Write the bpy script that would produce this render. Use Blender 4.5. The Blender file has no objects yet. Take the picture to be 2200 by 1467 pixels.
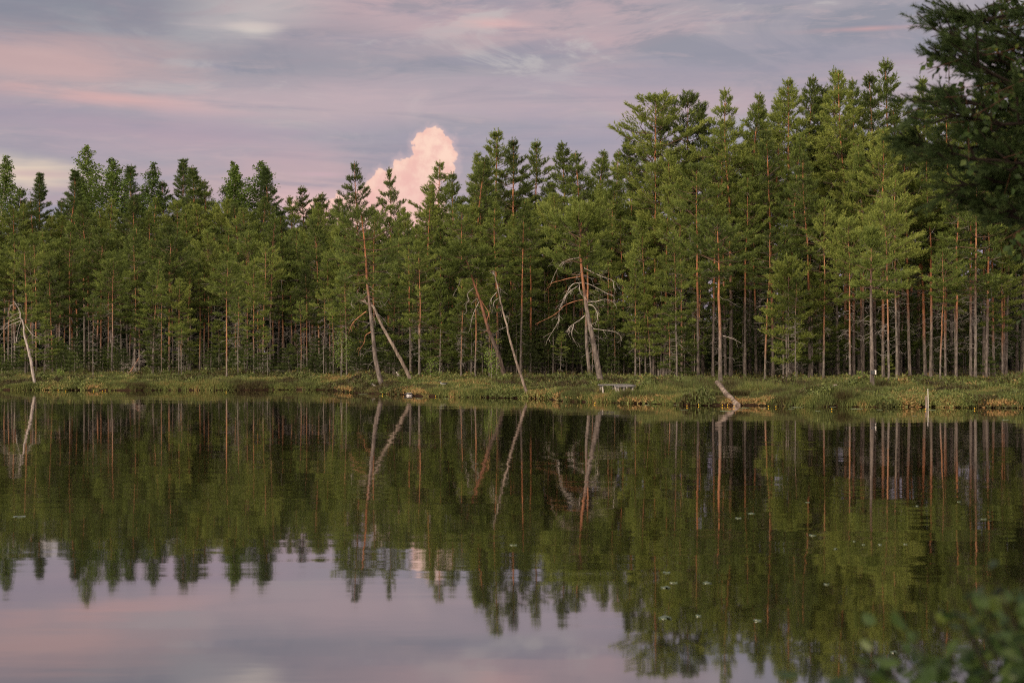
import bpy, math, random
import numpy as np
from mathutils import Vector, Matrix

SC = bpy.context.scene
COL = SC.collection
rnd = random.Random(7)
RG = np.random.default_rng(11)

# ------------------------------------------------------------------ camera
F, CX, HY, EYE = 3055.0, 1100.0, 758.0, 2.0       # focal length in photo pixels, centre, horizon, eye height
cam_d = bpy.data.cameras.new('camera'); cam = bpy.data.objects.new('camera', cam_d); COL.objects.link(cam)
cam_d.sensor_width = 36.0; cam_d.lens = F*36/2200
cam_d.shift_y = (HY-733.5)/2200.0
cam_d.clip_start = 0.05; cam_d.clip_end = 8000
cam.location = (0, 0, EYE); cam.rotation_euler = (math.radians(90), 0, 0)
cam_d.dof.use_dof = True; cam_d.dof.focus_distance = 66.0; cam_d.dof.aperture_fstop = 3.4
SC.camera = cam
SC.view_settings.view_transform = 'Standard'; SC.view_settings.look = 'None'
SC.view_settings.gamma = 1; SC.view_settings.exposure = 0.0
SC.cycles.max_bounces = 5; SC.cycles.diffuse_bounces = 3; SC.cycles.glossy_bounces = 3
SC.cycles.transmission_bounces = 2; SC.cycles.transparent_max_bounces = 4
SC.cycles.use_denoising = False; SC.cycles.filter_width = 1.1
SC.cycles.use_adaptive_sampling = False
SC.cycles.sample_clamp_indirect = 3.0

# ------------------------------------------------------------------ node helpers
class NT:
    def __init__(s, tree): s.t = tree; s.n = tree.nodes; s.l = tree.links; s.n.clear()
    def node(s, typ, **kw):
        n = s.n.new(typ)
        for k, v in kw.items(): setattr(n, k, v)
        return n
    def put(s, sock, v):
        if v is None: return
        if hasattr(v, 'is_linked') or isinstance(v, bpy.types.NodeSocket): s.l.new(v, sock)
        else: sock.default_value = v
    def m(s, op, a, b=None, c=None, clamp=False):
        n = s.node('ShaderNodeMath', operation=op); n.use_clamp = clamp
        s.put(n.inputs[0], a); s.put(n.inputs[1], b); s.put(n.inputs[2], c)
        return n.outputs[0]
    def ss(s, x, e0, e1):
        n = s.node('ShaderNodeMapRange', interpolation_type='SMOOTHSTEP')
        s.put(n.inputs['Value'], x); s.put(n.inputs['From Min'], e0); s.put(n.inputs['From Max'], e1)
        return n.outputs['Result']
    def mix(s, f, a, b, mode='MIX'):
        n = s.node('ShaderNodeMix', data_type='RGBA', blend_type=mode)
        s.put(n.inputs[0], f)
        s.put(n.inputs[6], a if not isinstance(a, tuple) else (*a, 1)[:4])
        s.put(n.inputs[7], b if not isinstance(b, tuple) else (*b, 1)[:4])
        return n.outputs[2]
    def vec(s, x, y, z):
        n = s.node('ShaderNodeCombineXYZ'); s.put(n.inputs[0], x); s.put(n.inputs[1], y); s.put(n.inputs[2], z)
        return n.outputs[0]
    def noise(s, v, scale, detail=4, rough=0.5, dist=0.0, color=False):
        n = s.node('ShaderNodeTexNoise'); s.put(n.inputs['Vector'], v)
        n.inputs['Scale'].default_value = scale; n.inputs['Detail'].default_value = detail
        n.inputs['Roughness'].default_value = rough; n.inputs['Distortion'].default_value = dist
        return n.outputs['Color' if color else 'Fac']
    def ramp(s, f, stops, interp='LINEAR'):
        n = s.node('ShaderNodeValToRGB'); n.color_ramp.interpolation = interp
        e = n.color_ramp.elements
        while len(e) < len(stops): e.new(0.5)
        for i, (p, c) in enumerate(stops): e[i].position = p; e[i].color = (*c, 1)[:4]
        s.put(n.inputs[0], f); return n.outputs[0]
    def mapping(s, v, scale=(1, 1, 1), loc=(0, 0, 0), rot=(0, 0, 0)):
        n = s.node('ShaderNodeMapping'); s.put(n.inputs[0], v)
        n.inputs['Scale'].default_value = scale; n.inputs['Location'].default_value = loc; n.inputs['Rotation'].default_value = rot
        return n.outputs[0]

def lin(r, g, b):
    f = lambda c: (c/255/12.92) if c/255 <= .04045 else ((c/255+.055)/1.055)**2.4
    return (f(r), f(g), f(b))

# ------------------------------------------------------------------ sky (world)
SUN_AZ, SUN_EL = math.radians(222), math.radians(16)      # compass style: 0 = +Y, clockwise to +X; low evening sun behind the viewer
W = bpy.data.worlds.new('World'); SC.world = W; W.use_nodes = True
w = NT(W.node_tree)
geo = w.node('ShaderNodeTexCoord'); D = geo.outputs['Generated']
sep = w.node('ShaderNodeSeparateXYZ'); w.l.new(D, sep.inputs[0])
dx, dy, dz = sep.outputs
az = w.m('ARCTAN2', dx, dy)
hyp = w.m('SQRT', w.m('ADD', w.m('MULTIPLY', dx, dx), w.m('MULTIPLY', dy, dy)))
el = w.m('DIVIDE', dz, w.m('MAXIMUM', hyp, 0.02))
st = w.mapping(D, scale=(1, 1, 7.5))
n1 = w.noise(st, 3.2, 5, 0.55, 0.4)
n2 = w.noise(w.mapping(D, scale=(1, 1, 11), loc=(3, 1, 2)), 6.0, 6, 0.55, 0.6)
n3 = w.noise(w.mapping(D, scale=(1, 1, 4), loc=(7, 4, 1)), 14.0, 5, 0.55, 0.3)
def S(r, g, b): return tuple(c*1.0 for c in lin(r, g, b))
base = w.ramp(w.ss(el, -0.02, 0.30), [(0.0, S(176, 162, 178)), (0.30, S(163, 154, 168)), (0.6, S(168, 160, 168)), (1.0, S(166, 158, 166))])
pink = w.ss(n1, 0.46, 0.66)
col = w.mix(w.m('MULTIPLY', pink, 0.62), base, S(206, 172, 174))
blue = w.ss(n2, 0.50, 0.68)
col = w.mix(w.m('MULTIPLY', blue, 0.45), col, S(140, 139, 158))
mid = w.noise(w.mapping(D, scale=(1, 1, 3.2), loc=(2, 8, 3), rot=(0, .12, 0)), 9.0, 7, .62, .9)
hiw = w.ss(el, .10, .24)
col = w.mix(w.m('MULTIPLY', w.m('MULTIPLY', w.ss(mid, .50, .64), hiw), .72), col, S(198, 190, 188))
col = w.mix(w.m('MULTIPLY', w.m('MULTIPLY', w.m('SUBTRACT', 1.0, w.ss(mid, .36, .49)), hiw), .65), col, S(136, 138, 151))
fin = w.noise(w.mapping(D, scale=(1, 1, 6), loc=(5, 2, 9)), 26.0, 6, .6, .5)
col = w.mix(w.m('MULTIPLY', w.ss(fin, .5, .7), .30), col, S(206, 180, 180))
def P2A(px, py): return ((px-CX)/F, (HY-py)/F)
wob1 = w.m('MULTIPLY', w.m('SUBTRACT', n2, 0.5), 1.6)
wob2 = w.m('MULTIPLY', w.m('SUBTRACT', n3, 0.5), 1.1)
wob = w.m('ADD', wob1, wob2)
def patch(col, px, py, rx, ry, color, k, soft=1.0, tilt=0.0, wamt=1.0):
    a0, e0 = P2A(px, py)
    da = w.m('SUBTRACT', az, a0)
    u = w.m('DIVIDE', da, rx/F)
    v = w.m('DIVIDE', w.m('SUBTRACT', w.m('SUBTRACT', el, e0), w.m('MULTIPLY', da, tilt)), ry/F)
    r = w.m('SQRT', w.m('ADD', w.m('MULTIPLY', u, u), w.m('MULTIPLY', v, v)))
    r = w.m('ADD', r, w.m('MULTIPLY', wob, wamt))
    mk = w.m('MULTIPLY', w.m('SUBTRACT', 1.0, w.ss(r, 1.0-soft, 1.0+0.35*soft)), k)
    return w.mix(mk, col, S(*color))
col = patch(col, 150, 60, 620, 130, (128, 132, 146), 0.85)
col = patch(col, 620, 120, 420, 90, (150, 146, 158), 0.55)
col = patch(col, 560, 40, 190, 60, (206, 200, 196), 0.55, tilt=0.25)
col = patch(col, 555, 75, 60, 18, (226, 216, 204), 0.7)
col = patch(col, 150, 160, 330, 75, (212, 174, 170), 0.72)
col = patch(col, 260, 232, 240, 20, (226, 176, 170), 0.75, tilt=-0.05)
col = patch(col, 250, 285, 700, 45, (160, 148, 166), 0.65, tilt=-0.06)
col = patch(col, 850, 60, 380, 70, (198, 170, 174), 0.45)
col = patch(col, 1060, 52, 110, 16, (226, 182, 178), 0.8, tilt=-0.08)
col = patch(col, 760, 230, 520, 60, (204, 178, 182), 0.6)
col = patch(col, 1850, 83, 140, 9, (216, 166, 162), 0.7)
col = patch(col, 1300, 200, 520, 60, (182, 164, 176), 0.5)
col = patch(col, 1250, 300, 600, 55, (150, 148, 168), 0.6)
col = patch(col, 1700, 150, 500, 80, (150, 146, 162), 0.55)
col = patch(col, 420, 330, 500, 45, (190, 164, 176), 0.5)
col = patch(col, 20, 360, 200, 22, (158, 156, 166), 0.8, tilt=-0.06)
col = patch(col, 40, 390, 170, 40, (240, 216, 190), 0.85, tilt=-0.05)
col = patch(col, 100, 393, 110, 9, (200, 170, 172), 0.6)
col = patch(col, 690, 378, 60, 6, (205, 172, 180), 0.7, wamt=.6)
col = patch(col, 660, 430, 150, 34, (226, 184, 184), 0.85)
col = patch(col, 1700, 560, 900, 140, (200, 178, 204), 0.7)
# towering evening cloud
c1 = w.noise(D, 85.0, 2, 0.5, color=True)
c2 = w.noise(D, 240.0, 3, 0.5, color=True)
def off(c, k):
    sp = w.node('ShaderNodeSeparateColor'); w.l.new(c, sp.inputs[0])
    return [w.m('MULTIPLY', w.m('SUBTRACT', sp.outputs[i], 0.5), k/F) for i in (0, 1)]
o1, o2 = off(c1, 26), off(c2, 20)
A = w.m('ADD', w.m('ADD', az, o1[0]), o2[0]); E = w.m('ADD', w.m('ADD', el, o1[1]), o2[1])
best = None
for px, py, r in [(930, 306, 31), (952, 318, 24), (908, 304, 20), (948, 340, 31), (912, 334, 28), (964, 338, 18), (928, 362, 38), (958, 358, 22), (895, 352, 17),
                  (868, 362, 24), (852, 376, 16), (884, 374, 24), (900, 400, 48), (862, 398, 30), (836, 400, 18), (822, 384, 19), (808, 396, 16), (824, 408, 26), (796, 418, 18), (840, 430, 44),
                  (776, 428, 17), (792, 440, 26), (760, 442, 18), (900, 450, 56), (738, 436, 17), (716, 444, 18), (690, 450, 24), (668, 446, 16), (645, 452, 20), (820, 490, 80), (930, 490, 50), (700, 480, 40)]:
    a0, e0 = P2A(px, py)
    da, de = w.m('SUBTRACT', A, a0), w.m('SUBTRACT', E, e0)
    d = w.m('SUBTRACT', r/F, w.m('SQRT', w.m('ADD', w.m('MULTIPLY', da, da), w.m('MULTIPLY', de, de))))
    best = d if best is None else w.m('SMOOTH_MAX', best, d, 2.0/F)
front = w.m('GREATER_THAN', dy, 0.0)
mk = w.m('MULTIPLY', w.ss(best, -2.2/F, 3.0/F), front)
soft = w.m('MULTIPLY', w.m('MULTIPLY', w.ss(best, -16/F, 0.0), 0.35), front)
cs = w.noise(D, 80.0, 5, 0.6)
ccol = w.mix(w.ss(cs, 0.35, 0.65), S(242, 190, 178), S(255, 216, 196))
ccol = w.mix(w.m('MULTIPLY', w.ss(el, P2A(0, 330)[1], P2A(0, 460)[1]), 0.55), ccol, S(236, 182, 178))
ccol = w.mix(w.m('MULTIPLY', w.m('SUBTRACT', 1.0, w.ss(best, 0.0, 14/F)), 0.35), ccol, S(255, 206, 186))
col = w.mix(soft, col, S(222, 188, 188))
col = w.mix(mk, col, ccol)
# the clearing behind the viewer, where the sun has gone down, and the brighter zenith
back = w.ss(w.m('MULTIPLY', dy, -1.0), -0.05, 0.8)
glow = w.m('ADD', 1.0, w.m('MULTIPLY', back, 2.6))
zen = w.m('ADD', glow, w.m('MULTIPLY', w.ss(dz, 0.35, 0.95), 0.9))
col = w.mix(w.m('MULTIPLY', back, .6), col, S(236, 206, 176))
sc_ = w.node('ShaderNodeVectorMath', operation='SCALE'); w.l.new(col, sc_.inputs[0]); w.l.new(zen, sc_.inputs['Scale'])
bg1 = w.node('ShaderNodeBackground'); w.l.new(sc_.outputs[0], bg1.inputs[0]); bg1.inputs[1].default_value = 0.96
sky = w.node('ShaderNodeTexSky', sky_type='NISHITA'); sky.sun_disc = False
sky.sun_elevation = SUN_EL; sky.sun_rotation = SUN_AZ
bg2 = w.node('ShaderNodeBackground'); w.l.new(sky.outputs[0], bg2.inputs[0]); bg2.inputs[1].default_value = 0.006
add = w.node('ShaderNodeAddShader'); w.l.new(bg1.outputs[0], add.inputs[0]); w.l.new(bg2.outputs[0], add.inputs[1])
wo = w.node('ShaderNodeOutputWorld'); w.l.new(add.outputs[0], wo.inputs[0])
W.cycles.sampling_method = 'MANUAL'; W.cycles.sample_map_resolution = 256

sun_d = bpy.data.lights.new('evening_sun', 'SUN'); sun_d.energy = 3.4; sun_d.angle = math.radians(14); sun_d.color = (1.0, 0.80, 0.60)
sun = bpy.data.objects.new('evening_sun', sun_d); COL.objects.link(sun)
sdir = Vector((math.sin(SUN_AZ)*math.cos(SUN_EL), math.cos(SUN_AZ)*math.cos(SUN_EL), math.sin(SUN_EL)))
sun.rotation_euler = sdir.to_track_quat('Z', 'Y').to_euler(); sun.location = (-20, -20, 30)

# ------------------------------------------------------------------ mesh helpers
class Geo:
    """collects triangles / quads"""
    def __init__(s): s.v = []; s.f3 = []; s.f4 = []; s.t = []; s.n = 0; s.m3 = []; s.m4 = []
    def add(s, v, f, tint=0.5, mat=0):
        v = np.asarray(v, np.float32).reshape(-1, 3); f = np.asarray(f, np.int64)
        if f.shape[1] == 3: s.f3.append(f+s.n); s.m3.append(np.full(len(f), mat, np.int32))
        else: s.f4.append(f+s.n); s.m4.append(np.full(len(f), mat, np.int32))
        s.t.append(np.broadcast_to(np.asarray(tint, np.float32), (len(v),)).copy())
        s.v.append(v); s.n += len(v)
    def mesh(s, name, mats, smooth=True):
        me = bpy.data.meshes.new(name)
        V = np.concatenate(s.v); nv = len(V)
        f3 = np.concatenate(s.f3) if s.f3 else np.zeros((0, 3), np.int64)
        f4 = np.concatenate(s.f4) if s.f4 else np.zeros((0, 4), np.int64)
        nl = f3.size+f4.size
        me.vertices.add(nv); me.vertices.foreach_set('co', V.ravel())
        me.loops.add(nl); me.loops.foreach_set('vertex_index', np.concatenate([f3.ravel(), f4.ravel()]).astype(np.int32))
        me.polygons.add(len(f3)+len(f4))
        me.polygons.foreach_set('loop_start', np.concatenate([np.arange(len(f3))*3, f3.size+np.arange(len(f4))*4]).astype(np.int32))
        mi = np.concatenate(s.m3+s.m4)
        me.polygons.foreach_set('material_index', mi)
        me.polygons.foreach_set('use_smooth', np.full(len(mi), smooth))
        a = me.attributes.new('tint', 'FLOAT', 'POINT'); a.data.foreach_set('value', np.concatenate(s.t))
        for m in (mats if isinstance(mats, (list, tuple)) else [mats]): me.materials.append(m)
        me.update(calc_edges=True); me.validate()
        return me
    def tube(s, pts, rad, n=6, tint=0.5, cap=True, mat=0):
        pts = np.asarray(pts, float); k = len(pts); rad = np.broadcast_to(np.asarray(rad, float), (k,))
        T = np.gradient(pts, axis=0); T /= np.linalg.norm(T, axis=1, keepdims=True)+1e-9
        ref = np.array([0.31, 0.95, 0.05]) if abs(T[0][2]) > .5 else np.array([0.05, 0.1, 1.0])
        U = np.cross(T, ref); U /= np.linalg.norm(U, axis=1, keepdims=True)+1e-9
        Vv = np.cross(T, U)
        a = np.arange(n)*2*math.pi/n
        ring = pts[:, None, :]+rad[:, None, None]*(np.cos(a)[None, :, None]*U[:, None, :]+np.sin(a)[None, :, None]*Vv[:, None, :])
        i = np.arange(k-1)[:, None]*n; j = np.arange(n)[None, :]; j2 = (j+1) % n
        f = np.stack([i+j, i+j2, i+n+j2, i+n+j], -1).reshape(-1, 4)
        b = s.n
        s.add(ring.reshape(-1, 3), f, tint, mat)
        if cap:
            for e in (0, k-1):
                c = pts[e]; idx = np.arange(n)
                v = np.vstack([ring[e], c[None]])
                ff = np.stack([idx, (idx+1) % n, np.full(n, n)], -1)
                if e == 0: ff = ff[:, ::-1]
                s.add(v, ff, tint, mat)

def unit(a): return a/(np.linalg.norm(a, axis=-1, keepdims=True)+1e-9)

def needles(g, P, A, L, tint, K=6, nl=0.13, wd=0.028, spread=0.75, mat=0):
    """bottle-brush shoots: K narrow blades around every shoot axis"""
    N = len(P)
    P = np.repeat(P, K, 0); A = np.repeat(A, K, 0); L = np.repeat(np.broadcast_to(L, (N,)), K)
    R = RG.normal(size=P.shape); R -= (R*A).sum(1, keepdims=True)*A; R = unit(R)
    th = RG.uniform(.25, spread, len(P))[:, None]
    d = A*np.cos(th)+R*np.sin(th)
    b = P+A*(L*RG.uniform(0, 1, len(P)))[:, None]
    wv = unit(np.cross(d, RG.normal(size=P.shape)))*wd*RG.uniform(.7, 1.3, len(P))[:, None]
    tip = b+d*(nl*RG.uniform(.7, 1.3, len(P)))[:, None]
    V = np.stack([b-wv*.5, b+wv*.5, tip], 1).reshape(-1, 3)
    t = np.repeat(np.repeat(np.broadcast_to(tint, (N,)), K), 3)
    g.add(V, np.arange(len(V)).reshape(-1, 3), t, mat)

def leaves(g, P, size, tint, mat=0, up=0.3, hang=False, fold=.25):
    """pointed four-sided leaves folded a little along the midrib"""
    N = len(P); size = np.broadcast_to(size, (N,))[:, None]
    a = RG.normal(size=(N, 3)); a[:, 2] = a[:, 2]*.5-(.9 if hang else 0); a = unit(a)
    nrm = RG.normal(size=(N, 3)); nrm[:, 2] += up; b = unit(np.cross(a, nrm)); c = np.cross(a, b)
    v = [P, P+a*size*.45+b*size*.36+c*size*fold*.4, P+a*size, P+a*size*.45-b*size*.36+c*size*fold*.4]
    V = np.stack(v, 1).reshape(-1, 3)
    q = np.arange(N)[:, None]*4
    f = np.concatenate([q+[0, 1, 2], q+[0, 2, 3]], 0)
    g.add(V, f, np.repeat(np.broadcast_to(tint, (N,)), 4), mat)

_L = RG.uniform(0, 1, (256, 256))
def vn(x, y):
    xi = np.floor(x).astype(int); yi = np.floor(y).astype(int); fx = x-xi; fy = y-yi
    fx = fx*fx*(3-2*fx); fy = fy*fy*(3-2*fy)
    g = lambda a, b: _L[a & 255, b & 255]
    return (g(xi, yi)*(1-fx)+g(xi+1, yi)*fx)*(1-fy)+(g(xi, yi+1)*(1-fx)+g(xi+1, yi+1)*fx)*fy
def fbm(x, y, o=3):
    x = np.asarray(x, float); y = np.asarray(y, float)
    s = 0; a = .5
    for k in range(o): s = s+a*vn(x*2**k+k*17.3, y*2**k+k*9.1); a *= .5
    return s/(1-.5**o)

def W3(px, py, D): return np.array([(px-CX)/F*D, D, EYE+(HY-py)/F*D])

# ------------------------------------------------------------------ objects
def tag(o, label=None, cat=None, group=None, kind=None):
    if label: o['label'] = label
    if cat: o['category'] = cat
    if group: o['group'] = group
    if kind: o['kind'] = kind
    return o
def link(name, me, parent=None, loc=(0, 0, 0)):
    o = bpy.data.objects.new(name, me); COL.objects.link(o); o.location = loc
    if parent is not None: o.parent = parent
    return o
def empty(name, loc): return link(name, None, None, loc)

# ------------------------------------------------------------------ materials
def mat(name): 
    m = bpy.data.materials.new(name); m.use_nodes = True; return m, NT(m.node_tree)
def finish(nt, color, rough=.8, spec=.3, normal=None, transl=None):
    b = nt.node('ShaderNodeBsdfPrincipled'); nt.put(b.inputs['Base Color'], color if not isinstance(color, tuple) else (*color, 1))
    nt.put(b.inputs['Roughness'], rough); b.inputs['Specular IOR Level'].default_value = spec
    if normal is not None: nt.l.new(normal, b.inputs['Normal'])
    out = nt.node('ShaderNodeOutputMaterial'); sh = b.outputs[0]
    if transl:
        t = nt.node('ShaderNodeBsdfTranslucent'); nt.put(t.inputs[0], color)
        mx = nt.node('ShaderNodeMixShader'); mx.inputs[0].default_value = transl
        nt.l.new(sh, mx.inputs[1]); nt.l.new(t.outputs[0], mx.inputs[2]); sh = mx.outputs[0]
    nt.l.new(sh, out.inputs[0])

def foliage_mat(name, stops, transl=.25, patchy=1.6, rough=.6, vary=.5):
    m, n = mat(name)
    at = n.node('ShaderNodeAttribute', attribute_name='tint'); oi = n.node('ShaderNodeObjectInfo')
    tc = n.node('ShaderNodeTexCoord')
    nz = n.noise(tc.outputs['Object'], patchy, 2, .5)
    f = n.m('ADD', at.outputs['Fac'], n.m('MULTIPLY', n.m('SUBTRACT', oi.outputs['Random'], .5), vary))
    f = n.m('ADD', f, n.m('MULTIPLY', n.m('SUBTRACT', nz, .5), .5), clamp=True)
    finish(n, n.ramp(f, stops), rough, .25, transl=transl)
    return m
M = {}
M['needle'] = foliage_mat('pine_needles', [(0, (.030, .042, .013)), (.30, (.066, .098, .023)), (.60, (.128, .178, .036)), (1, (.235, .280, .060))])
M['needle_cool'] = foliage_mat('spruce_needles', [(0, (.026, .046, .014)), (.5, (.060, .098, .025)), (1, (.12, .165, .04))])
M['needle_near'] = foliage_mat('near_pine_needles', [(0, (.016, .032, .012)), (.5, (.036, .066, .020)), (1, (.075, .115, .032))])  # darker than the far needles: the near boughs' shade is in the colour
M['leaf'] = foliage_mat('birch_leaves', [(0, (.035, .065, .012)), (.5, (.075, .13, .022)), (1, (.14, .20, .04))], transl=.3)
M['leaf_near'] = foliage_mat('near_birch_leaves', [(0, (.018, .040, .014)), (.5, (.060, .105, .030)), (.85, (.095, .14, .024)), (1, (.16, .17, .02))], transl=.4, rough=.35, vary=0)  # ramp kept dark: shade on the near leaves is painted into it
M['bright_leaf'] = foliage_mat('sapling_leaves', [(0, (.12, .2, .03)), (1, (.25, .36, .08))], transl=.35)
M['bank'] = foliage_mat('bank_plants', [(0, (.030, .024, .012)), (.20, (.062, .052, .018)), (.38, (.062, .082, .024)), (.58, (.105, .140, .036)),
                        (.74, (.155, .165, .050)), (.88, (.23, .165, .065)), (1, (.27, .16, .06))], transl=.2, patchy=.5, vary=0)

def bark_mat(name, low, high, z0, z1, scale=9.0, spread=3.5):
    m, n = mat(name)
    tc = n.node('ShaderNodeTexCoord'); oi = n.node('ShaderNodeObjectInfo')
    sp = n.node('ShaderNodeSeparateXYZ'); n.l.new(tc.outputs['Object'], sp.inputs[0])
    at = n.node('ShaderNodeAttribute', attribute_name='tint')
    nz = n.noise(n.mapping(tc.outputs['Object'], scale=(1, 1, .3)), scale, 4, .65)
    n0 = n.noise(tc.outputs['Object'], 1.3, 3, .6)
    zz = n.m('ADD', sp.outputs[2], n.m('MULTIPLY', n.m('SUBTRACT', n0, .5), 3.2))
    zz = n.m('ADD', zz, n.m('MULTIPLY', n.m('SUBTRACT', oi.outputs['Random'], .5), spread))
    f = n.ss(zz, z0, z1)
    lo = n.mix(n.ss(nz, .35, .68), tuple(c*.5 for c in low), tuple(min(1, c*1.55) for c in low))
    hi = n.mix(n.ss(nz, .30, .7), tuple(c*.6 for c in high), tuple(min(1, c*1.35) for c in high))
    c = n.mix(f, lo, hi)
    fl = n.noise(n.mapping(tc.outputs['Object'], scale=(1, 1, .45)), scale*3.1, 3, .7)
    c = n.mix(n.m('MULTIPLY', n.ss(fl, .50, .66), .55), c, tuple(v*.38 for v in low))
    gs = n.m('SUBTRACT', 1.0, n.ss(at.outputs['Fac'], .2, .3))       # tint 0 = dead grey wood
    c = n.mix(gs, c, n.mix(nz, (.10, .092, .082), (.30, .285, .265)))
    bs = n.ss(at.outputs['Fac'], .85, .95)                            # tint 1 = dark live branch bark
    c = n.mix(bs, c, (.105, .070, .048) if 'near' not in name else tuple(v*.45 for v in low))
    bp = n.node('ShaderNodeBump'); bp.inputs['Strength'].default_value = .6; bp.inputs['Distance'].default_value = .03
    n.l.new(nz, bp.inputs['Height'])
    finish(n, c, .9, .15, bp.outputs[0])
    return m
M['bark'] = bark_mat('pine_bark', (.120, .105, .092), (.31, .135, .065), 3.2, 6.5)
M['bark_thin'] = bark_mat('young_pine_bark', (.15, .135, .12), (.29, .145, .075), 1.5, 4.6)
M['bark_dark'] = bark_mat('dark_pine_bark', (.080, .062, .052), (.21, .10, .06), 2.6, 4.8)
M['bark_old'] = bark_mat('old_pine_bark', (.120, .105, .092), (.26, .12, .062), 3.4, 5.4, spread=0)
M['bark_birch'] = bark_mat('birch_bark', (.30, .28, .26), (.42, .40, .37), 1, 5)
M['bark_near'] = bark_mat('near_pine_bark', (.04, .03, .024), (.07, .035, .02), 1.5, 3.5)  # dark copy of the bark for near stems, their shade painted in
def grey_wood(name, a, b, scale=7, stretch=(1, 1, .12)):
    m, n = mat(name); tc = n.node('ShaderNodeTexCoord')
    nz = n.noise(n.mapping(tc.outputs['Object'], scale=stretch), scale, 5, .65)
    nz2 = n.noise(tc.outputs['Object'], 2.2, 3, .6)
    c = n.mix(n.ss(nz, .36, .66), a, b)
    c = n.mix(n.m('MULTIPLY', n.ss(nz2, .5, .66), .6), c, tuple(x*.35 for x in a))
    bp = n.node('ShaderNodeBump'); bp.inputs['Strength'].default_value = .7; bp.inputs['Distance'].default_value = .02; n.l.new(nz, bp.inputs['Height'])
    finish(n, c, .88, .2, bp.outputs[0]); return m
M['dead'] = grey_wood('dead_barkless_wood', (.14, .125, .11), (.36, .33, .30), 12)
M['dead_brown'] = grey_wood('half_bared_dead_wood', (.10, .08, .066), (.26, .22, .18), 9)
M['pale_limb'] = grey_wood('bleached_limb_wood', (.20, .18, .155), (.46, .43, .39), 9)
M['orange_limb'] = grey_wood('orange_limb_bark', (.22, .10, .055), (.42, .21, .12), 9)
M['plank'] = grey_wood('weathered_plank', (.085, .085, .085), (.23, .235, .24), 10, (.15, 1, 1))
M['stump_top'] = grey_wood('cut_wood', (.26, .20, .14), (.42, .34, .25), 20, (1, 1, 1))
def plain(name, c, rough=.6, spec=.3, amt=.25):
    m, n = mat(name); tc = n.node('ShaderNodeTexCoord'); nz = n.noise(tc.outputs['Object'], 14, 3, .6)
    finish(n, n.mix(nz, tuple(x*(1-amt) for x in c), tuple(min(1, x*(1+amt)) for x in c)), rough, spec); return m
M['white_paint'] = plain('white_paint', (.58, .57, .53), amt=.4)
M['dark_box'] = plain('dark_box_side', (.05, .055, .06))
M['duck_dark'] = plain('dark_plumage', (.018, .02, .022), .45)
M['duck_white'] = plain('white_plumage', (.75, .76, .76))
M['duck_grey'] = plain('grey_mottled_plumage', (.20, .22, .19), .7, .3, .8)
M['bill'] = plain('bill_horn', (.10, .10, .11))
M['petal'] = plain('yellow_petal', (.85, .50, .02), .5)
M['stalk'] = plain('lily_stalk', (.08, .14, .03))
M['pad'] = plain('floating_leaf_skin', (.065, .10, .045), .28, .6)

# ------------------------------------------------------------------ ground and water
_SH = [(-900, 836), (-300, 838), (0, 837), (200, 838), (480, 838.5), (640, 837), (720, 838), (745, 842), (820, 845.5), (870, 847.5), (900, 851), (980, 853),
       (1130, 855.5), (1180, 857), (1215, 862), (1290, 865), (1400, 868), (1560, 870.5), (1700, 873), (1850, 875), (2000, 874.5), (2200, 877), (2600, 884), (3400, 900)]
_sx = []; _sy = []
for px, py in _SH:
    d = F*EYE/(py-HY); _sx.append((px-CX)/F*d); _sy.append(d)
def shore(x):
    x = np.asarray(x, float)
    return np.interp(x, _sx, _sy)+(fbm(x*.55+3, x*0+1, 3)-.5)*2.3*np.clip(1-abs(x)/60, 0, 1)+(fbm(x*2.1, x*0+5, 2)-.5)*.35
_pt = [-6, -1, -.12, 0, .06, .14, .35, .8, 1.6, 2.8, 5, 9, 20, 40, 90, 400, 4000]
_pz = [-1.2, -.5, -.25, -.03, .07, .14, .19, .24, .29, .34, .40, .48, .60, .68, .74, .8, .9]
def ground(x, y):
    x = np.asarray(x, float); y = np.asarray(y, float)
    t = y-shore(x)
    z = np.interp(t, _pt, _pz)
    amp = np.clip(t/1.5, 0, 1)*np.clip(1-t/120, .1, 1)
    pit = np.exp(-(((x-4.4)/2.2)**2+((y-60.4)/2.0)**2)**2)
    amp = amp*(1-pit); z = z*(1-pit)+.27*pit*(t > .3)+z*pit*(t <= .3)
    return z+amp*((fbm(x*.35, y*.35, 3)-.5)*.20+(fbm(x*1.3+9, y*1.3, 2)-.5)*.07)
def base_depth(px, yb):
    lo = float(shore(0)); D = 48.0; best = None
    while D < 200:
        x = (px-CX)/F*D
        if D > float(shore(x))+.1:
            y = HY+F*(EYE-float(ground(x, D)))/D
            if y <= yb: return D
        D += .25
    return 120.0

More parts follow.
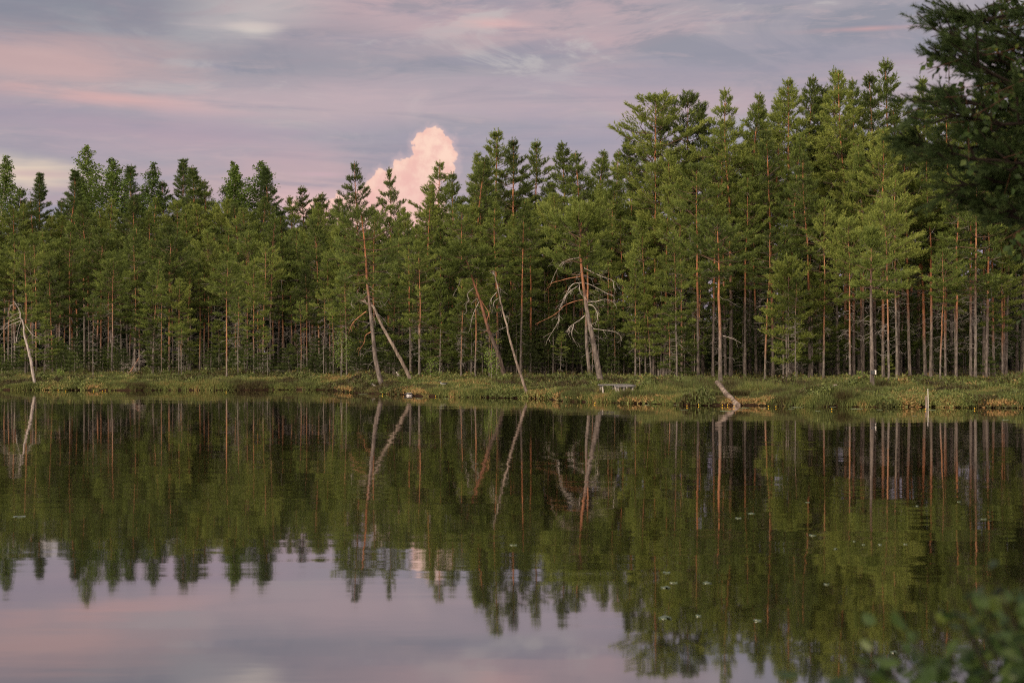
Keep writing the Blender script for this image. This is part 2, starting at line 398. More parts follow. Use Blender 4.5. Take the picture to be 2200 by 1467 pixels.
def ground_material():
    m, n = mat('peat_and_moss'); tc = n.node('ShaderNodeTexCoord'); P = tc.outputs['Object']
    sp = n.node('ShaderNodeSeparateXYZ'); n.l.new(P, sp.inputs[0])
    a = n.noise(P, .6, 5, .6); b = n.noise(P, 5, 4, .6)
    c = n.ramp(a, [(.3, (.040, .030, .014)), (.5, (.070, .075, .024)), (.7, (.10, .085, .030))])
    moss = n.ramp(b, [(.3, (.09, .055, .022)), (.55, (.17, .105, .042)), (.7, (.14, .13, .04))])
    lipf = n.m('MULTIPLY', n.ss(sp.outputs[2], .10, .17), n.m('SUBTRACT', 1.0, n.ss(sp.outputs[2], .26, .33)))
    c = n.mix(n.m('MULTIPLY', lipf, n.ss(n.noise(P, .45, 3, .5), .45, .62)), c, moss)
    c = n.mix(n.m('SUBTRACT', 1.0, n.ss(sp.outputs[2], .05, .13)), c, (.022, .013, .008))
    bp = n.node('ShaderNodeBump'); bp.inputs['Strength'].default_value = .8; bp.inputs['Distance'].default_value = .08; n.l.new(b, bp.inputs['Height'])
    finish(n, c, .95, .1, bp.outputs[0]); return m
M['ground'] = ground_material()

def grid_mesh(X, Y, Z):
    r, c = X.shape
    V = np.stack([X, Y, Z], -1).reshape(-1, 3)
    i = np.arange(r-1)[:, None]*c+np.arange(c-1)[None, :]
    f = np.stack([i, i+1, i+c+1, i+c], -1).reshape(-1, 4)
    g = Geo(); g.add(V, f); return g
xs = np.concatenate([-np.geomspace(4000, 52, 26), np.arange(-50, 50.01, .25), np.geomspace(52, 4000, 26)])
ts = np.concatenate([[-6, -2, -.6, -.15, -.05, 0, .05, .1, .16, .24, .35, .5, .7, .95], np.arange(1.25, 9, .3), np.arange(9, 40, 1.0), np.geomspace(40, 4000, 30)])
X = np.repeat(xs[None, :], len(ts), 0); Y = shore(X)+ts[:, None]
link('ground', grid_mesh(X, Y, ground(X, Y)).mesh('ground', M['ground']))['kind'] = 'structure'

# the bank the camera stands on, curving out to the right under the near pine
def near_shore(x):
    x = np.asarray(x, float)
    return 3.4+np.clip((x-4.3)/1.0, 0, 1)**1.2*9.0+np.clip(x-6, 0, 40)*.5+(fbm(x*.9+40, x*0, 3)-.5)*.8
xs = np.concatenate([-np.geomspace(300, 22, 12), np.arange(-20, 20, .3), np.geomspace(22, 300, 12)])
ts = np.concatenate([[-3, -.8, -.1, 0, .08, .2, .5, 1, 1.6, 2.4, 3.5, 5, 7, 9, 12, 20, 40, 90, 200, 400]])
X = np.repeat(xs[None, :], len(ts), 0); Y = near_shore(X)-ts[:, None]
Zn = np.interp(ts, [-3, -.1, 0, .08, .5, 2, 5, 20, 400], [-.9, -.2, -.03, .08, .2, .3, .36, .6, 1.0])[:, None]+(fbm(X*.8, Y*.8)-.5)*.08*np.clip(ts[:, None], 0, 1)
g = grid_mesh(X, Y, Zn); g.f4 = [f[:, ::-1] for f in g.f4]
link('near_ground', g.mesh('near_ground', M['ground']))['kind'] = 'structure'
def near_z(x, y):
    t = float(near_shore(x))-y
    return float(np.interp(t, [-3, -.1, 0, .08, .5, 2, 5, 20, 400], [-.9, -.2, -.03, .08, .2, .3, .36, .6, 1.0]))

def water_material():
    m, n = mat('still_dark_water'); tc = n.node('ShaderNodeTexCoord'); P = tc.outputs['Object']
    a = n.noise(n.mapping(P, scale=(.55, 3.2, 1)), 1.0, 3, .5, color=True)
    b = n.noise(n.mapping(P, scale=(.16, .9, 1), loc=(5, 2, 0)), 1.0, 2, .5, color=True)
    c = n.noise(n.mapping(P, scale=(3, 11, 1), loc=(1, 7, 0)), 1.0, 2, .5, color=True)
    patch = n.ss(n.noise(n.mapping(P, scale=(.05, .16, 1), loc=(2, 9, 0)), 1.0, 3, .5), .38, .62)
    def v(op, x, y=None, s=None):
        q = n.node('ShaderNodeVectorMath', operation=op); n.l.new(x, q.inputs[0])
        if y is not None:
            if isinstance(y, tuple): q.inputs[1].default_value = y
            else: n.l.new(y, q.inputs[1])
        if s is not None: n.put(q.inputs['Scale'], s)
        return q.outputs[0]
    def ctr(x): return v('SUBTRACT', x, (.5, .5, .5))
    amp = n.m('ADD', .35, n.m('MULTIPLY', patch, .9))
    s = v('ADD', v('SCALE', ctr(a), s=n.m('MULTIPLY', amp, .0160)), v('SCALE', ctr(b), s=.0100))
    s = v('ADD', s, v('SCALE', ctr(c), s=n.m('MULTIPLY', amp, .0060)))
    nn = v('NORMALIZE', v('ADD', v('MULTIPLY', s, (.30, 1, 0)), (0.0, 0.0, 1.0)))
    gl = n.node('ShaderNodeBsdfGlossy'); gl.inputs['Roughness'].default_value = .036; gl.inputs['Color'].default_value = (.97, .935, .93, 1); n.l.new(nn, gl.inputs['Normal'])
    df = n.node('ShaderNodeBsdfDiffuse'); df.inputs['Color'].default_value = (.005, .0045, .003, 1)
    fr = n.node('ShaderNodeFresnel'); fr.inputs['IOR'].default_value = 1.6; n.l.new(nn, fr.inputs['Normal'])
    fac = n.m('ADD', .43, n.m('MULTIPLY', fr.outputs[0], .55), clamp=True)
    mx = n.node('ShaderNodeMixShader'); n.l.new(fac, mx.inputs[0]); n.l.new(df.outputs[0], mx.inputs[1]); n.l.new(gl.outputs[0], mx.inputs[2])
    o = n.node('ShaderNodeOutputMaterial'); n.l.new(mx.outputs[0], o.inputs[0]); return m
M['water'] = water_material()
g = Geo(); g.add([(-3000, -60, 0), (3000, -60, 0), (3000, 100, 0), (-3000, 100, 0)], [[0, 1, 2, 3]])
link('lake_water', g.mesh('lake_water', M['water']))['kind'] = 'structure'

# ------------------------------------------------------------------ bank vegetation (stuff)
CLEAR = [((1323-CX)/F*60.5, 60.5, 1.0), ((1562-CX)/F*56.2, 56.2, .9), ((1791-CX)/F*61, 61, .5), ((806-CX)/F*72, 72, .5), ((953-CX)/F*68, 68.3, .4), ((856-CX)/F*85, 85, .5)]
def bank_plants():
    g = Geo(); n = 19000
    px = RG.uniform(-160, 2360, n); t = RG.exponential(4.2, n)*np.where(RG.uniform(size=n) < .25, 2.6, 1)+.02
    t[:1900] = RG.uniform(.0, .45, 1900)
    for it in range(3): 
        if it == 0: x = (px-CX)/F*65
        y = shore(x)+t; x = (px-CX)/F*y
    y = shore(x)+t; z = ground(x, y)
    kindn = fbm(x*.33+20, y*.33, 3); hue = fbm(x*.8+50, y*.9, 3)
    mn = fbm(x*.45+80, y*.5, 2)+.35*(fbm(x*2.3, y*2.3, 2)-.5)+RG.normal(size=n)*.05
    mossy = (mn > .645) & (t < .2+3.2*np.clip(fbm(x*1.7+7, x*0+2, 3)-.25, 0, 1)) & (t > .05)
    tall = fbm(x*.5+11, y*.5+4, 3)
    for i in range(n):
        hs = 1.0
        for cx, cy, cr in CLEAR:
            if abs(x[i]-cx) < cr*1.1 and -2.4 < y[i]-cy < .5: hs = .22 if RG.uniform() < .5 else 0
        if hs == 1.0: hs = 1.2+1.1*max(0, tall[i]-.55)*3
        if hs == 0: continue
        far = 1+max(0, t[i]-8)*.05
        ty = .40+.9*(hue[i]-.5)*1.5+.08*(kindn[i] > .55)+RG.normal()*.06
        if mossy[i]:
            K = 26; r = .22; h = .07+.06*RG.uniform(); ty = .90+.1*RG.uniform(-1, 1)
        elif kindn[i] > .52:      # sedge tuft
            K = 26; r = .20; h = (.08+.22*tall[i]*RG.uniform(.6, 1.3))*hs
        else:                     # dwarf shrub dome
            K = 34; r = .28; h = (.07+.30*tall[i]*RG.uniform(.5, 1.2))*hs
        if t[i] < .3 and not mossy[i]: h *= .8
        rr = np.sqrt(RG.uniform(0, 1, K))*r*far; an = RG.uniform(0, 6.283, K)
        ox, oy = rr*np.cos(an), rr*np.sin(an)
        dome = np.sqrt(np.clip(1-(rr/(r*far))**2, 0.05, 1))
        if kindn[i] > .52 and not mossy[i]:
            b = np.stack([x[i]+ox*.6, y[i]+oy*.6, np.full(K, z[i]-.02)], 1)
            d = np.stack([ox*1.2, oy*1.2, np.full(K, .5)], 1)+RG.normal(size=(K, 3))*.09
            d = unit(d); ln = h*RG.uniform(.6, 1.2, K); wd = .016
        else:
            b = np.stack([x[i]+ox, y[i]+oy, z[i]-.03+h*dome*RG.uniform(.25, 1, K)], 1); ln_ = .45+.55*hs
            d = unit(RG.normal(size=(K, 3))+np.array([0, 0, .9])); ln = RG.uniform(.06, .14, K)*ln_; wd = .028*ln_
        wv = unit(np.cross(d, RG.normal(size=(K, 3))))*wd*far
        V = np.stack([b-wv, b+wv, b+d*ln[:, None]], 1).reshape(-1, 3)
        tt = np.clip(ty+RG.normal(size=K)*.09, 0, 1)
        tt = np.where(RG.uniform(size=K) < .02, .72, tt)
        g.add(V, np.arange(3*K).reshape(-1, 3), np.repeat(tt, 3))
    return link('bank_undergrowth', g.mesh('bank_undergrowth', M['bank']))
tag(bank_plants(), 'low sedge, heath and rusty moss covering the far lake bank', 'undergrowth', kind='stuff')

# ------------------------------------------------------------------ tree generators
def limb(g, p0, h, L, e, nseg=4, r0=.03, upturn=.15, n=3, tint=1.0, wob=.05):
    s = np.linspace(0, 1, nseg+1)[:, None]
    pts = np.array(p0)+np.array([h[0], h[1], 0])*L*s*math.cos(e)+np.array([0, 0, 1])*(L*s*math.sin(e)+upturn*L*s*s)
    pts[1:] += RG.normal(size=(nseg, 3))*wob*L*.5
    g.tube(pts, r0*(1-.8*s[:, 0]), n, tint, cap=False)
    return pts

def crown_branches(gt, S, A, T, pz, R, t, profile, dense, shoot=.16, thin=0.0, grey=False):
    """one whorl branch: adds wood to gt, shoot positions to S, axes to A"""
    pass

def pine(seed, H, cb, R, top='cone', dens=1.0, dead=8, r0=None, trunk=None, cool=False, bushy=1.0, K=6, nl=.14, gappy=.18, bark='bark', droop=0.0, wd=.03):
    """returns (trunk mesh, crown mesh); trunk: optional list of points (base at origin)"""
    global RG
    keep = RG; RG = np.random.default_rng(seed)
    gt, gc = Geo(), Geo()
    r0 = r0 or .0060*H+.012
    if trunk is None:
        k = 9; s = np.linspace(0, 1, k)
        bx = np.cumsum(RG.normal(size=k)*.012*H)*s*.5; by = np.cumsum(RG.normal(size=k)*.012*H)*s*.5
        path = np.stack([bx-bx[0], by-by[0], s*H], 1)
    else: path = np.array(trunk, float)
    s = np.linspace(0, 1, len(path))
    seg = np.concatenate([[0], np.cumsum(np.linalg.norm(np.diff(path, axis=0), axis=1))]); seg /= seg[-1]
    path0 = path.copy(); path0[0, 2] -= .15
    fine = np.linspace(0, 1, 14)
    pf = np.stack([np.interp(fine, seg, path0[:, i]) for i in range(3)], 1)
    rad = r0*(1-.86*fine**1.1); rad[0] *= 1.25
    gt.tube(pf, rad, 7, .5)
    at = lambda q: np.array([np.interp(q, seg, path[:, i]) for i in range(3)])
    S, A, TI = [], [], []
    q = cb; H_ = H*(1-cb)
    step = .44/dens/H
    while q < .985:
        t = (q-cb)/(1-cb)
        if top == 'cone': prof = min(1, (1-t)/.60)**1.0*(.55+.45*min(1, t/.25))
        elif top == 'round': prof = min(1, (1-t)/.42)**.85*(.5+.5*min(1, t/.3))
        elif top == 'flat': prof = (.45+.55*min(1, t/.35))*(1-max(0, (t-.8)/.2)**2*.6)
        elif top == 'column': prof = (.75+.25*math.sin(3.1*t))*min(1, (1-t)/.40)**.8
        nb = RG.integers(3, 6)
        a0 = RG.uniform(0, 6.28)
        side = at(q)
        for b in range(nb):
            if RG.uniform() < gappy*(1-t*.6): continue
            an = a0+b*6.283/nb+RG.normal()*.3
            h = np.array([math.cos(an), math.sin(an)])
            L = (R*prof*RG.uniform(.55, 1.3)+.07)
            e = math.radians(-6-droop+ (60 if top != 'flat' else 25)*t**1.5+RG.normal()*9)
            pts = limb(gt, side, h, L, e, 4, .010+.012*L, .22, 3, 1.0, .06)
            nsub = int((5+L*10)*bushy)
            for j in range(nsub):
                u = RG.uniform(.36, 1.0) if L > .7 else RG.uniform(.1, 1)
                p = np.array([np.interp(u, np.linspace(0, 1, 5), pts[:, i]) for i in range(3)])
                sa = an+RG.choice([-1, 1])*RG.uniform(.5, 1.15)
                l = (.42*L*(1.15-u)+.10)*RG.uniform(.6, 1.2)
                d = unit(np.array([math.cos(sa)*math.cos(e), math.sin(sa)*math.cos(e), .10+.4*t]))
                k = 2+int(l/.13)
                uu = np.linspace(.25, 1, k)[:, None]
                pp = p+d*l*uu+np.array([0, 0, .30])*l*uu**2+RG.normal(size=(k, 3))*[.035, .035, .022]
                S.append(pp); 
                ax = unit(d*.8+np.array([0, 0, .34+.5*t])+RG.normal(size=(k, 3))*.32)
                A.append(ax)
                rel = (u*L)/(R+.2)
                TI.append(np.full(k, .30+.34*rel+.10*t)+RG.normal(size=k)*.09+.10*(uu[:, 0] > .9))  # paler outwards: fresh tips, plus painted contrast of lit outer and shaded inner needles
            if RG.uniform() < .55:
                for j in range(3):
                    u0 = RG.integers(1, 4); p = pts[u0]; sd = unit(np.array([h[0], h[1], 0])+RG.normal(size=3)*.7)*L*RG.uniform(.25, .5)
                    gt.tube([p, p+sd*.5+[0, 0, -.03], p+sd+[0, 0, -.02]], [.008, .006, .003], 3, 0.0, cap=False)
            S.append(pts[3:]); A.append(unit(np.repeat((pts[4]-pts[3])[None], 2, 0)+np.array([0, 0, .2]))); TI.append(np.full(2, .6))
        q += step*RG.uniform(.7, 1.35)*(1-.35*t)
    top_p = at(1.0)
    k = 8
    S.append(top_p+np.stack([RG.normal(size=k)*.05, RG.normal(size=k)*.05, RG.uniform(-.5, .05, k)], 1)); A.append(unit(np.array([0, 0, 1])+RG.normal(size=(k, 3))*.25)); TI.append(np.full(k, .6))
    S, A, TI = np.concatenate(S), np.concatenate(A), np.concatenate(TI)
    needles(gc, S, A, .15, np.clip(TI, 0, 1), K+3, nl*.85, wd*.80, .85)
    # dead lower limbs
    for i in range(dead):
        qq = RG.uniform(.12, cb+.06); p = at(min(qq, .95)); an = RG.uniform(0, 6.28); h = np.array([math.cos(an), math.sin(an)])
        L = RG.uniform(.3, .75)*R*(.5+qq/cb*.5)
        pts = limb(gt, p, h, L, math.radians(RG.uniform(-30, 20)), 4, .012, -.15, 3, 0.0, .12)
        for j in range(3):
            c = pts[RG.integers(2, 5)]; d = unit(RG.normal(size=3)+np.array([h[0], h[1], -.2]))
            gt.tube([c, c+d*L*.2, c+d*L*.35+np.array([0, 0, -.05])], [.007, .005, .002], 3, 0.0, cap=False)
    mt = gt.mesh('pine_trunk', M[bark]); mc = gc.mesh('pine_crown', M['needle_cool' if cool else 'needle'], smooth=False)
    RG = keep
    return mt, mc

def broadleaf(seed, H, cb, R, kind='leaf', n=5200, size=.15, r0=None, leanx=0):
    global RG
    keep = RG; RG = np.random.default_rng(seed)
    gt, gc = Geo(), Geo(); r0 = r0 or .007*H
    s = np.linspace(0, 1, 10); path = np.stack([np.cumsum(RG.normal(size=10)*.01*H)*s+leanx*s, np.cumsum(RG.normal(size=10)*.01*H)*s, s*H-.1], 1)
    gt.tube(path, r0*(1-.88*s), 6, .5)
    P = []; nb = int(24+H*1.4)
    for b in range(nb):
        q = cb+(1-cb)*(b+.5)/nb; t = (q-cb)/(1-cb)
        prof = min(1, (1-t)/.42)**.9*(.45+.55*min(1, t/.22))
        an = b*2.4+RG.normal()*.3; h = np.array([math.cos(an), math.sin(an)]); L = (R*prof*RG.uniform(.6, 1.2)+.10)*1.25
        p = np.array([np.interp(q, s, path[:, i]) for i in range(3)])
        pts = limb(gt, p, h, L, math.radians(38+25*t), 4, .008+.006*L, -.1, 3, 1.0, .08)
        m = int(n/nb*(.15+1.1*prof))
        u = RG.uniform(.2, 1.08, m)
        c = np.stack([np.interp(u, np.linspace(0, 1, 5), pts[:, i]) for i in range(3)], 1)
        cl = RG.normal(size=(7, 3))*.13*L**.5
        P.append(c+cl[RG.integers(0, 7, m)]+np.clip(RG.normal(size=(m, 3)), -1.6, 1.6)*.11*L**.5)
    P = np.concatenate(P)
    ti = .45+.25*(P[:, 2]/H-.6)+RG.normal(size=len(P))*.14
    leaves(gc, P, RG.uniform(.7, 1.2, len(P))*size, np.clip(ti, 0, 1))
    mt = gt.mesh('birch_trunk', M['bark_birch']); mc = gc.mesh('birch_crown', M[kind], smooth=False)
    RG = keep
    return mt, mc

# variants
V_TALL = [(15.0, pine(100+i, 15.0, cb, R, tp, 1.0, 26, K=6, nl=.15, gappy=gp)) for i, (cb, R, tp, gp) in enumerate(
    [(.40, 1.75, 'cone', .18), (.50, 1.55, 'cone', .26), (.38, 1.6, 'round', .22), (.54, 1.6, 'round', .28), (.44, 1.4, 'column', .20), (.46, 1.4, 'cone', .26), (.60, 1.75, 'round', .12)])]
V_MID = [(9.0, pine(200+i, 9.0, cb, R, tp, 1.05, 26, K=6, nl=.13, gappy=gp, bark='bark_thin')) for i, (cb, R, tp, gp) in enumerate(
    [(.42, 1.35, 'cone', .2), (.50, 1.3, 'round', .25), (.38, 1.2, 'column', .22), (.55, 1.2, 'round', .25), (.46, 1.1, 'cone', .25), (.34, 1.35, 'cone', .18)])]
V_YOUNG = [(5.0, pine(300+i, 5.0, cb, R, tp, 1.2, 8, K=6, nl=.12, gappy=.12, bark='bark_thin')) for i, (cb, R, tp) in enumerate(
    [(.16, .95, 'cone'), (.28, .8, 'cone'), (.40, .75, 'round'), (.10, .8, 'column')])]
V_THIN = [(6.0, pine(400+i, 6.0, cb, R, 'cone', .9, 46, K=5, nl=.12, gappy=.35, bark='bark_thin', r0=.035)) for i, (cb, R) in enumerate([(.62, .75), (.72, .7), (.5, .8)])]
V_SPRUCE = [(17.0, pine(500+i, 17.0, .22, 1.55, 'cone', 1.15, 6, cool=True, K=6, nl=.16, gappy=.05, droop=8)) for i in range(2)]
V_BIRCH = [(19.0, broadleaf(600+i, 19.0, .25, r, n=14000, size=.165)) for i, r in enumerate([2.0, 1.6, 2.3])]

LANDMARKS = [(75, 'the bleached snag'), (285, 'the dead shrub'), (487, 'the lone shore pine'), (815, 'the orange leaning pine'),
             (886, 'the bent dead trunk'), (1000, 'the hooked pine'), (1134, 'the grey snag'), (1255, 'the curly-limbed pine'), (1340, 'the benches'), (1548, 'the slanting log'),
             (1791, 'the cut stump'), (1874, 'the nest box'), (1993, 'the white stake')]
TREES = []     # (px, class phrase, root object)
_proto_used = set()
def place(kind, variant, px, D, ytop, cls, name='pine_tree', cat='pine', group='pines along the far shore', wf=1.0, lean=0.0, part='crown'):
    H0, (mt, mc) = variant
    x = (px-CX)/F*D; gz = float(ground(x, D))
    H = (HY-ytop)/F*D+EYE-gz
    s = H/H0; sx = s**.75*wf
    root = empty(name, (x, D, gz)); root.rotation_euler = (rnd.uniform(-.015, .015), lean+rnd.uniform(-.012, .012), rnd.uniform(0, 6.28))
    root.scale = (sx, sx, s)
    a = link('trunk', mt, root); b = link('crown', mc, root)
    tag(root, None, cat, group)
    TREES.append((px, cls, root))
    return root
def pick(vs): return vs[rnd.randrange(len(vs))]

# ---- treeline silhouettes read off the photograph: (px, top y, kind)
for px, yt, k in [(12, 338, 'b'), (40, 405, 't'), (92, 373, 's'), (124, 432, 't'), (152, 366, 's'), (178, 384, 'b'), (205, 315, 'b'), (252, 338, 'b'), (294, 356, 's'), (320, 352, 'b'),
                  (352, 392, 't'), (395, 343, 's'), (414, 362, 's'), (430, 386, 't'), (444, 390, 't'), (488, 347, 'b'), (515, 358, 'b'), (545, 345, 'b'), (588, 360, 's'), (625, 424, 't'),
                  (652, 404, 't'), (668, 424, 't'), (695, 417, 't'), (735, 425, 't')]:
    D = rnd.uniform(124, 134)
    if k == 'b': place(k, pick(V_BIRCH), px, D, yt, 'tall leafy treeline tree', 'birch_tree', 'birch', 'leafy trees rising behind the pines', wf=rnd.uniform(1.15, 1.45))
    elif k == 's': place(k, pick(V_SPRUCE), px, D, yt, 'dense dark treeline conifer', 'spruce_tree', 'spruce', 'dark conifers behind the pines', wf=rnd.uniform(1.3, 1.6))
    else: place(k, pick(V_TALL[:2]), px, D, yt, 'tall treeline pine', wf=1.25)
for px, yt, wf in [(768, 352, .85), (838, 364, .68), (916, 400, .7), (936, 350, 1.0), (970, 374, .9), (1016, 338, 1.0), (1046, 330, .9), (1076, 279, 1.15), (1108, 300, 1.0), (1156, 303, 1.0),
                   (1214, 312, 1.0), (1246, 328, 1.1), (1277, 324, 1.0), (1321, 326, .8), (1352, 296, 1.0)]:
    place('t', V_TALL[rnd.choice([0, 1, 5])], px, rnd.uniform(92, 104), yt, 'tall treeline pine', wf=wf*1.22)
for px, yt, wf in [(1404, 226, 1.1), (1510, 240, .9), (1532, 262, .9), (1570, 195, .95), (1611, 203, .95), (1632, 236, .9), (1656, 214, .95), (1702, 166, 1.1), (1722, 172, 1.0), (1746, 190, 1.0), (1784, 154, 1.0), (1816, 158, 1.0),
                   (1834, 178, .8), (1878, 165, 1.0), (1905, 134, 1.05), (1928, 240, .9), (1972, 168, 1.0), (2010, 205, 1.0), (2045, 190, 1.0), (2085, 215, 1.0), (2120, 180, 1.0), (2160, 200, 1.0), (2195, 175, 1.0), (2235, 190, 1.0)]:
    place('t', V_TALL[rnd.choice([0, 1, 5, 5])], px, rnd.uniform(80, 90), yt, 'tall treeline pine', wf=wf*1.12)
place('t', V_TALL[6], 1405, 84, 210, 'broad-topped treeline pine', wf=1.35)
place('t', V_TALL[6], 1468, 87, 213, 'broad-topped treeline pine', wf=1.2)

# ---- trunks standing along the bank: (px, base y, top y)
FRONT_L = [(10, 797, 566), (25, 797, 560), (55, 804, 520), (78, 802, 505), (98, 800, 570), (113, 803, 560), (123, 796, 517), (139, 797, 600), (150, 799, 480), (200, 812, 640), (232, 800, 560), (240, 803, 545), (262, 798, 560),
           (290, 799, 498), (327, 804, 560), (347, 806, 618), (372, 800, 540), (384, 803, 600), (404, 800, 570), (429, 799, 566), (448, 798, 500), (487, 813, 548), (508, 800, 580), (531, 801, 500), (545, 806, 560), (565, 805, 528),
           (580, 800, 470), (607, 800, 520), (628, 800, 560), (653, 797, 500), (660, 803, 580), (678, 797, 440), (686, 800, 470), (710, 802, 540), (733, 808, 600), (745, 811, 570), (858, 806, 480), (885, 803, 560), (901, 812, 520),
           (913, 800, 430), (933, 800, 450), (960, 804, 560), (1001, 803, 520), (1021, 811, 560), (1037, 808, 620)]
FRONT_R = [(1163, 804, 470), (1178, 806, 560), (1207, 800, 480), (1230, 804, 400), (1239, 800, 560), (1306, 805, 540), (1318, 801, 420), (1352, 802, 395), (1365, 812, 560), (1387, 811, 470), (1415, 808, 420), (1420, 810, 540), (1454, 818, 500),
           (1464, 812, 420), (1487, 803, 330), (1500, 808, 520), (1532, 808, 380), (1568, 801, 360), (1601, 799, 310), (1609, 804, 430), (1632, 802, 300), (1644, 814, 500), (1660, 803, 290), (1683, 813, 480), (1695, 818, 560),
           (1709, 820, 600), (1739, 808, 360), (1754, 804, 300), (1759, 806, 500), (1769, 814, 430), (1787, 804, 280), (1795, 806, 460), (1816, 803, 270), (1826, 817, 470), (1854, 812, 330), (1881, 806, 300), (1897, 804, 420),
           (1910, 822, 430), (1927, 816, 380), (1941, 802, 260), (1988, 812, 300), (2020, 821, 540), (2031, 812, 480), (2040, 803, 300), (2053, 811, 400), (2089, 804, 320), (2095, 819, 340), (2114, 808, 280), (2136, 808, 360),
           (2154, 813, 520), (2185, 803, 240), (2215, 808, 330)]
for px, yb, yt in FRONT_L+FRONT_R:
    D = base_depth(px, yb); H = (HY-yt)/F*D+1.4
    v = pick(V_TALL) if H > 11.5 else (pick(V_MID) if H > 6.2 else pick(V_THIN+V_YOUNG[2:3]))
    place('f', v, px, D, yt, 'slim shore pine at the lake edge' if px == 487 else 'front-row pine', wf=rnd.uniform(.85, 1.1))

# ---- rows between
for i in range(32):
    px = -30+i*27+rnd.uniform(-10, 10); place('m', pick(V_TALL[:5]), px, rnd.uniform(114, 120), rnd.uniform(425, 470) if px < 620 else rnd.uniform(478, 505), 'inner wood pine', wf=1.15)
for i in range(30):
    px = -20+i*30+rnd.uniform(-10, 10); place('m', pick(V_MID+V_TALL[:2]), px, rnd.uniform(100, 112), rnd.uniform(480, 560), 'inner wood pine', wf=1.15)
for i in range(20):
    px = 880+i*26+rnd.uniform(-9, 9); yt = np.interp(px, [880, 1100, 1350, 1450], [490, 425, 400, 350])+rnd.uniform(-15, 50)
    place('m', pick(V_TALL), px, rnd.uniform(84, 98), yt, 'inner wood pine')
for i in range(26):
    px = 1400+i*33+rnd.uniform(-10, 10); yt = rnd.uniform(270, 400)
    place('m', pick(V_TALL), px, rnd.uniform(74, 86), yt, 'inner wood pine')
for px, yt in [(806, 455), (832, 470), (862, 450), (735, 470)]: place('m', V_TALL[rnd.choice([0, 2])], px, rnd.uniform(94, 104), yt, 'inner wood pine')
# ---- young growth
for px, yb, yt, v in [(128, 803, 735, 3), (60, 806, 700, 1), (95, 806, 690, 1), (330, 804, 690, 0), (300, 800, 672, 2), (395, 802, 705, 1), (470, 802, 690, 2), (512, 800, 700, 3), (560, 803, 710, 1), (640, 803, 720, 1), (735, 806, 640, 2), (755, 804, 690, 1),
                      (770, 805, 640, 0), (845, 806, 610, 0), (925, 806, 640, 0), (945, 809, 605, 0), (962, 806, 690, 3), (990, 806, 650, 1), (1012, 808, 600, 0), (1098, 806, 560, 1), (1150, 806, 600, 0), (1172, 806, 510, 0), (1200, 802, 590, 1), (1225, 803, 700, 1),
                      (1330, 806, 690, 1), (1375, 810, 650, 1), (1398, 812, 640, 1), (1440, 815, 660, 0), (1432, 808, 480, 0), (1470, 814, 700, 3), (1492, 808, 640, 1), (1590, 806, 690, 1), (1690, 818, 570, 0), (1712, 814, 610, 0), (1660, 808, 640, 1), (1745, 812, 580, 0),
                      (1765, 808, 660, 1), (1830, 808, 640, 1), (1950, 803, 640, 1), (1905, 815, 760, 0), (2000, 804, 620, 2), (2070, 803, 650, 1), (1935, 806, 420, 0), (1855, 804, 450, 0), (1845, 806, 410, 0), (1560, 803, 400, 0), (2160, 803, 560, 1)]:
    D = base_depth(px, yb); place('y', V_YOUNG[v], px, D, yt, 'bushy young pine', wf=rnd.uniform(.95, 1.2))
for i in range(26):
    px = rnd.choice([rnd.uniform(920, 1200), rnd.uniform(1180, 1560), rnd.uniform(380, 760)]); D = base_depth(px, rnd.uniform(803, 812))
    place('y', pick(V_THIN), px, D, rnd.uniform(610, 720), 'twiggy half-bare young pine')

# ---- labels for the many trees
ORD = ['first', 'second', 'third', 'fourth', 'fifth', 'sixth', 'seventh', 'eighth', 'ninth', 'tenth', 'eleventh', 'twelfth', 'thirteenth', 'fourteenth', 'fifteenth', 'sixteenth', 'seventeenth', 'eighteenth', 'nineteenth', 'twentieth']
ORD += ['twenty-'+o for o in ORD[:9]]+['thirtieth']+['thirty-'+o for o in ORD[:9]]
TREES.sort(key=lambda a: a[0]); cnt = {}
for px, cls, root in TREES:
    if cls.startswith('slim shore'):
        root['label'] = 'slim bare-stemmed pine standing alone in front of the wood at the lake edge'; continue
    i = max([k for k, (a, b) in enumerate(LANDMARKS) if a <= px], default=-1)
    key = (cls, i); cnt[key] = cnt.get(key, 0)+1
    if i < 0: root['label'] = f"{cls}, {ORD[cnt[key]-1]} from the picture's edge before {LANDMARKS[0][1]}"
    elif i == len(LANDMARKS)-1: root['label'] = f"{cls}, {ORD[cnt[key]-1]} beyond {LANDMARKS[i][1]}"
    else: root['label'] = f"{cls}, {ORD[cnt[key]-1]} past {LANDMARKS[i][1]} towards {LANDMARKS[i+1][1]}"

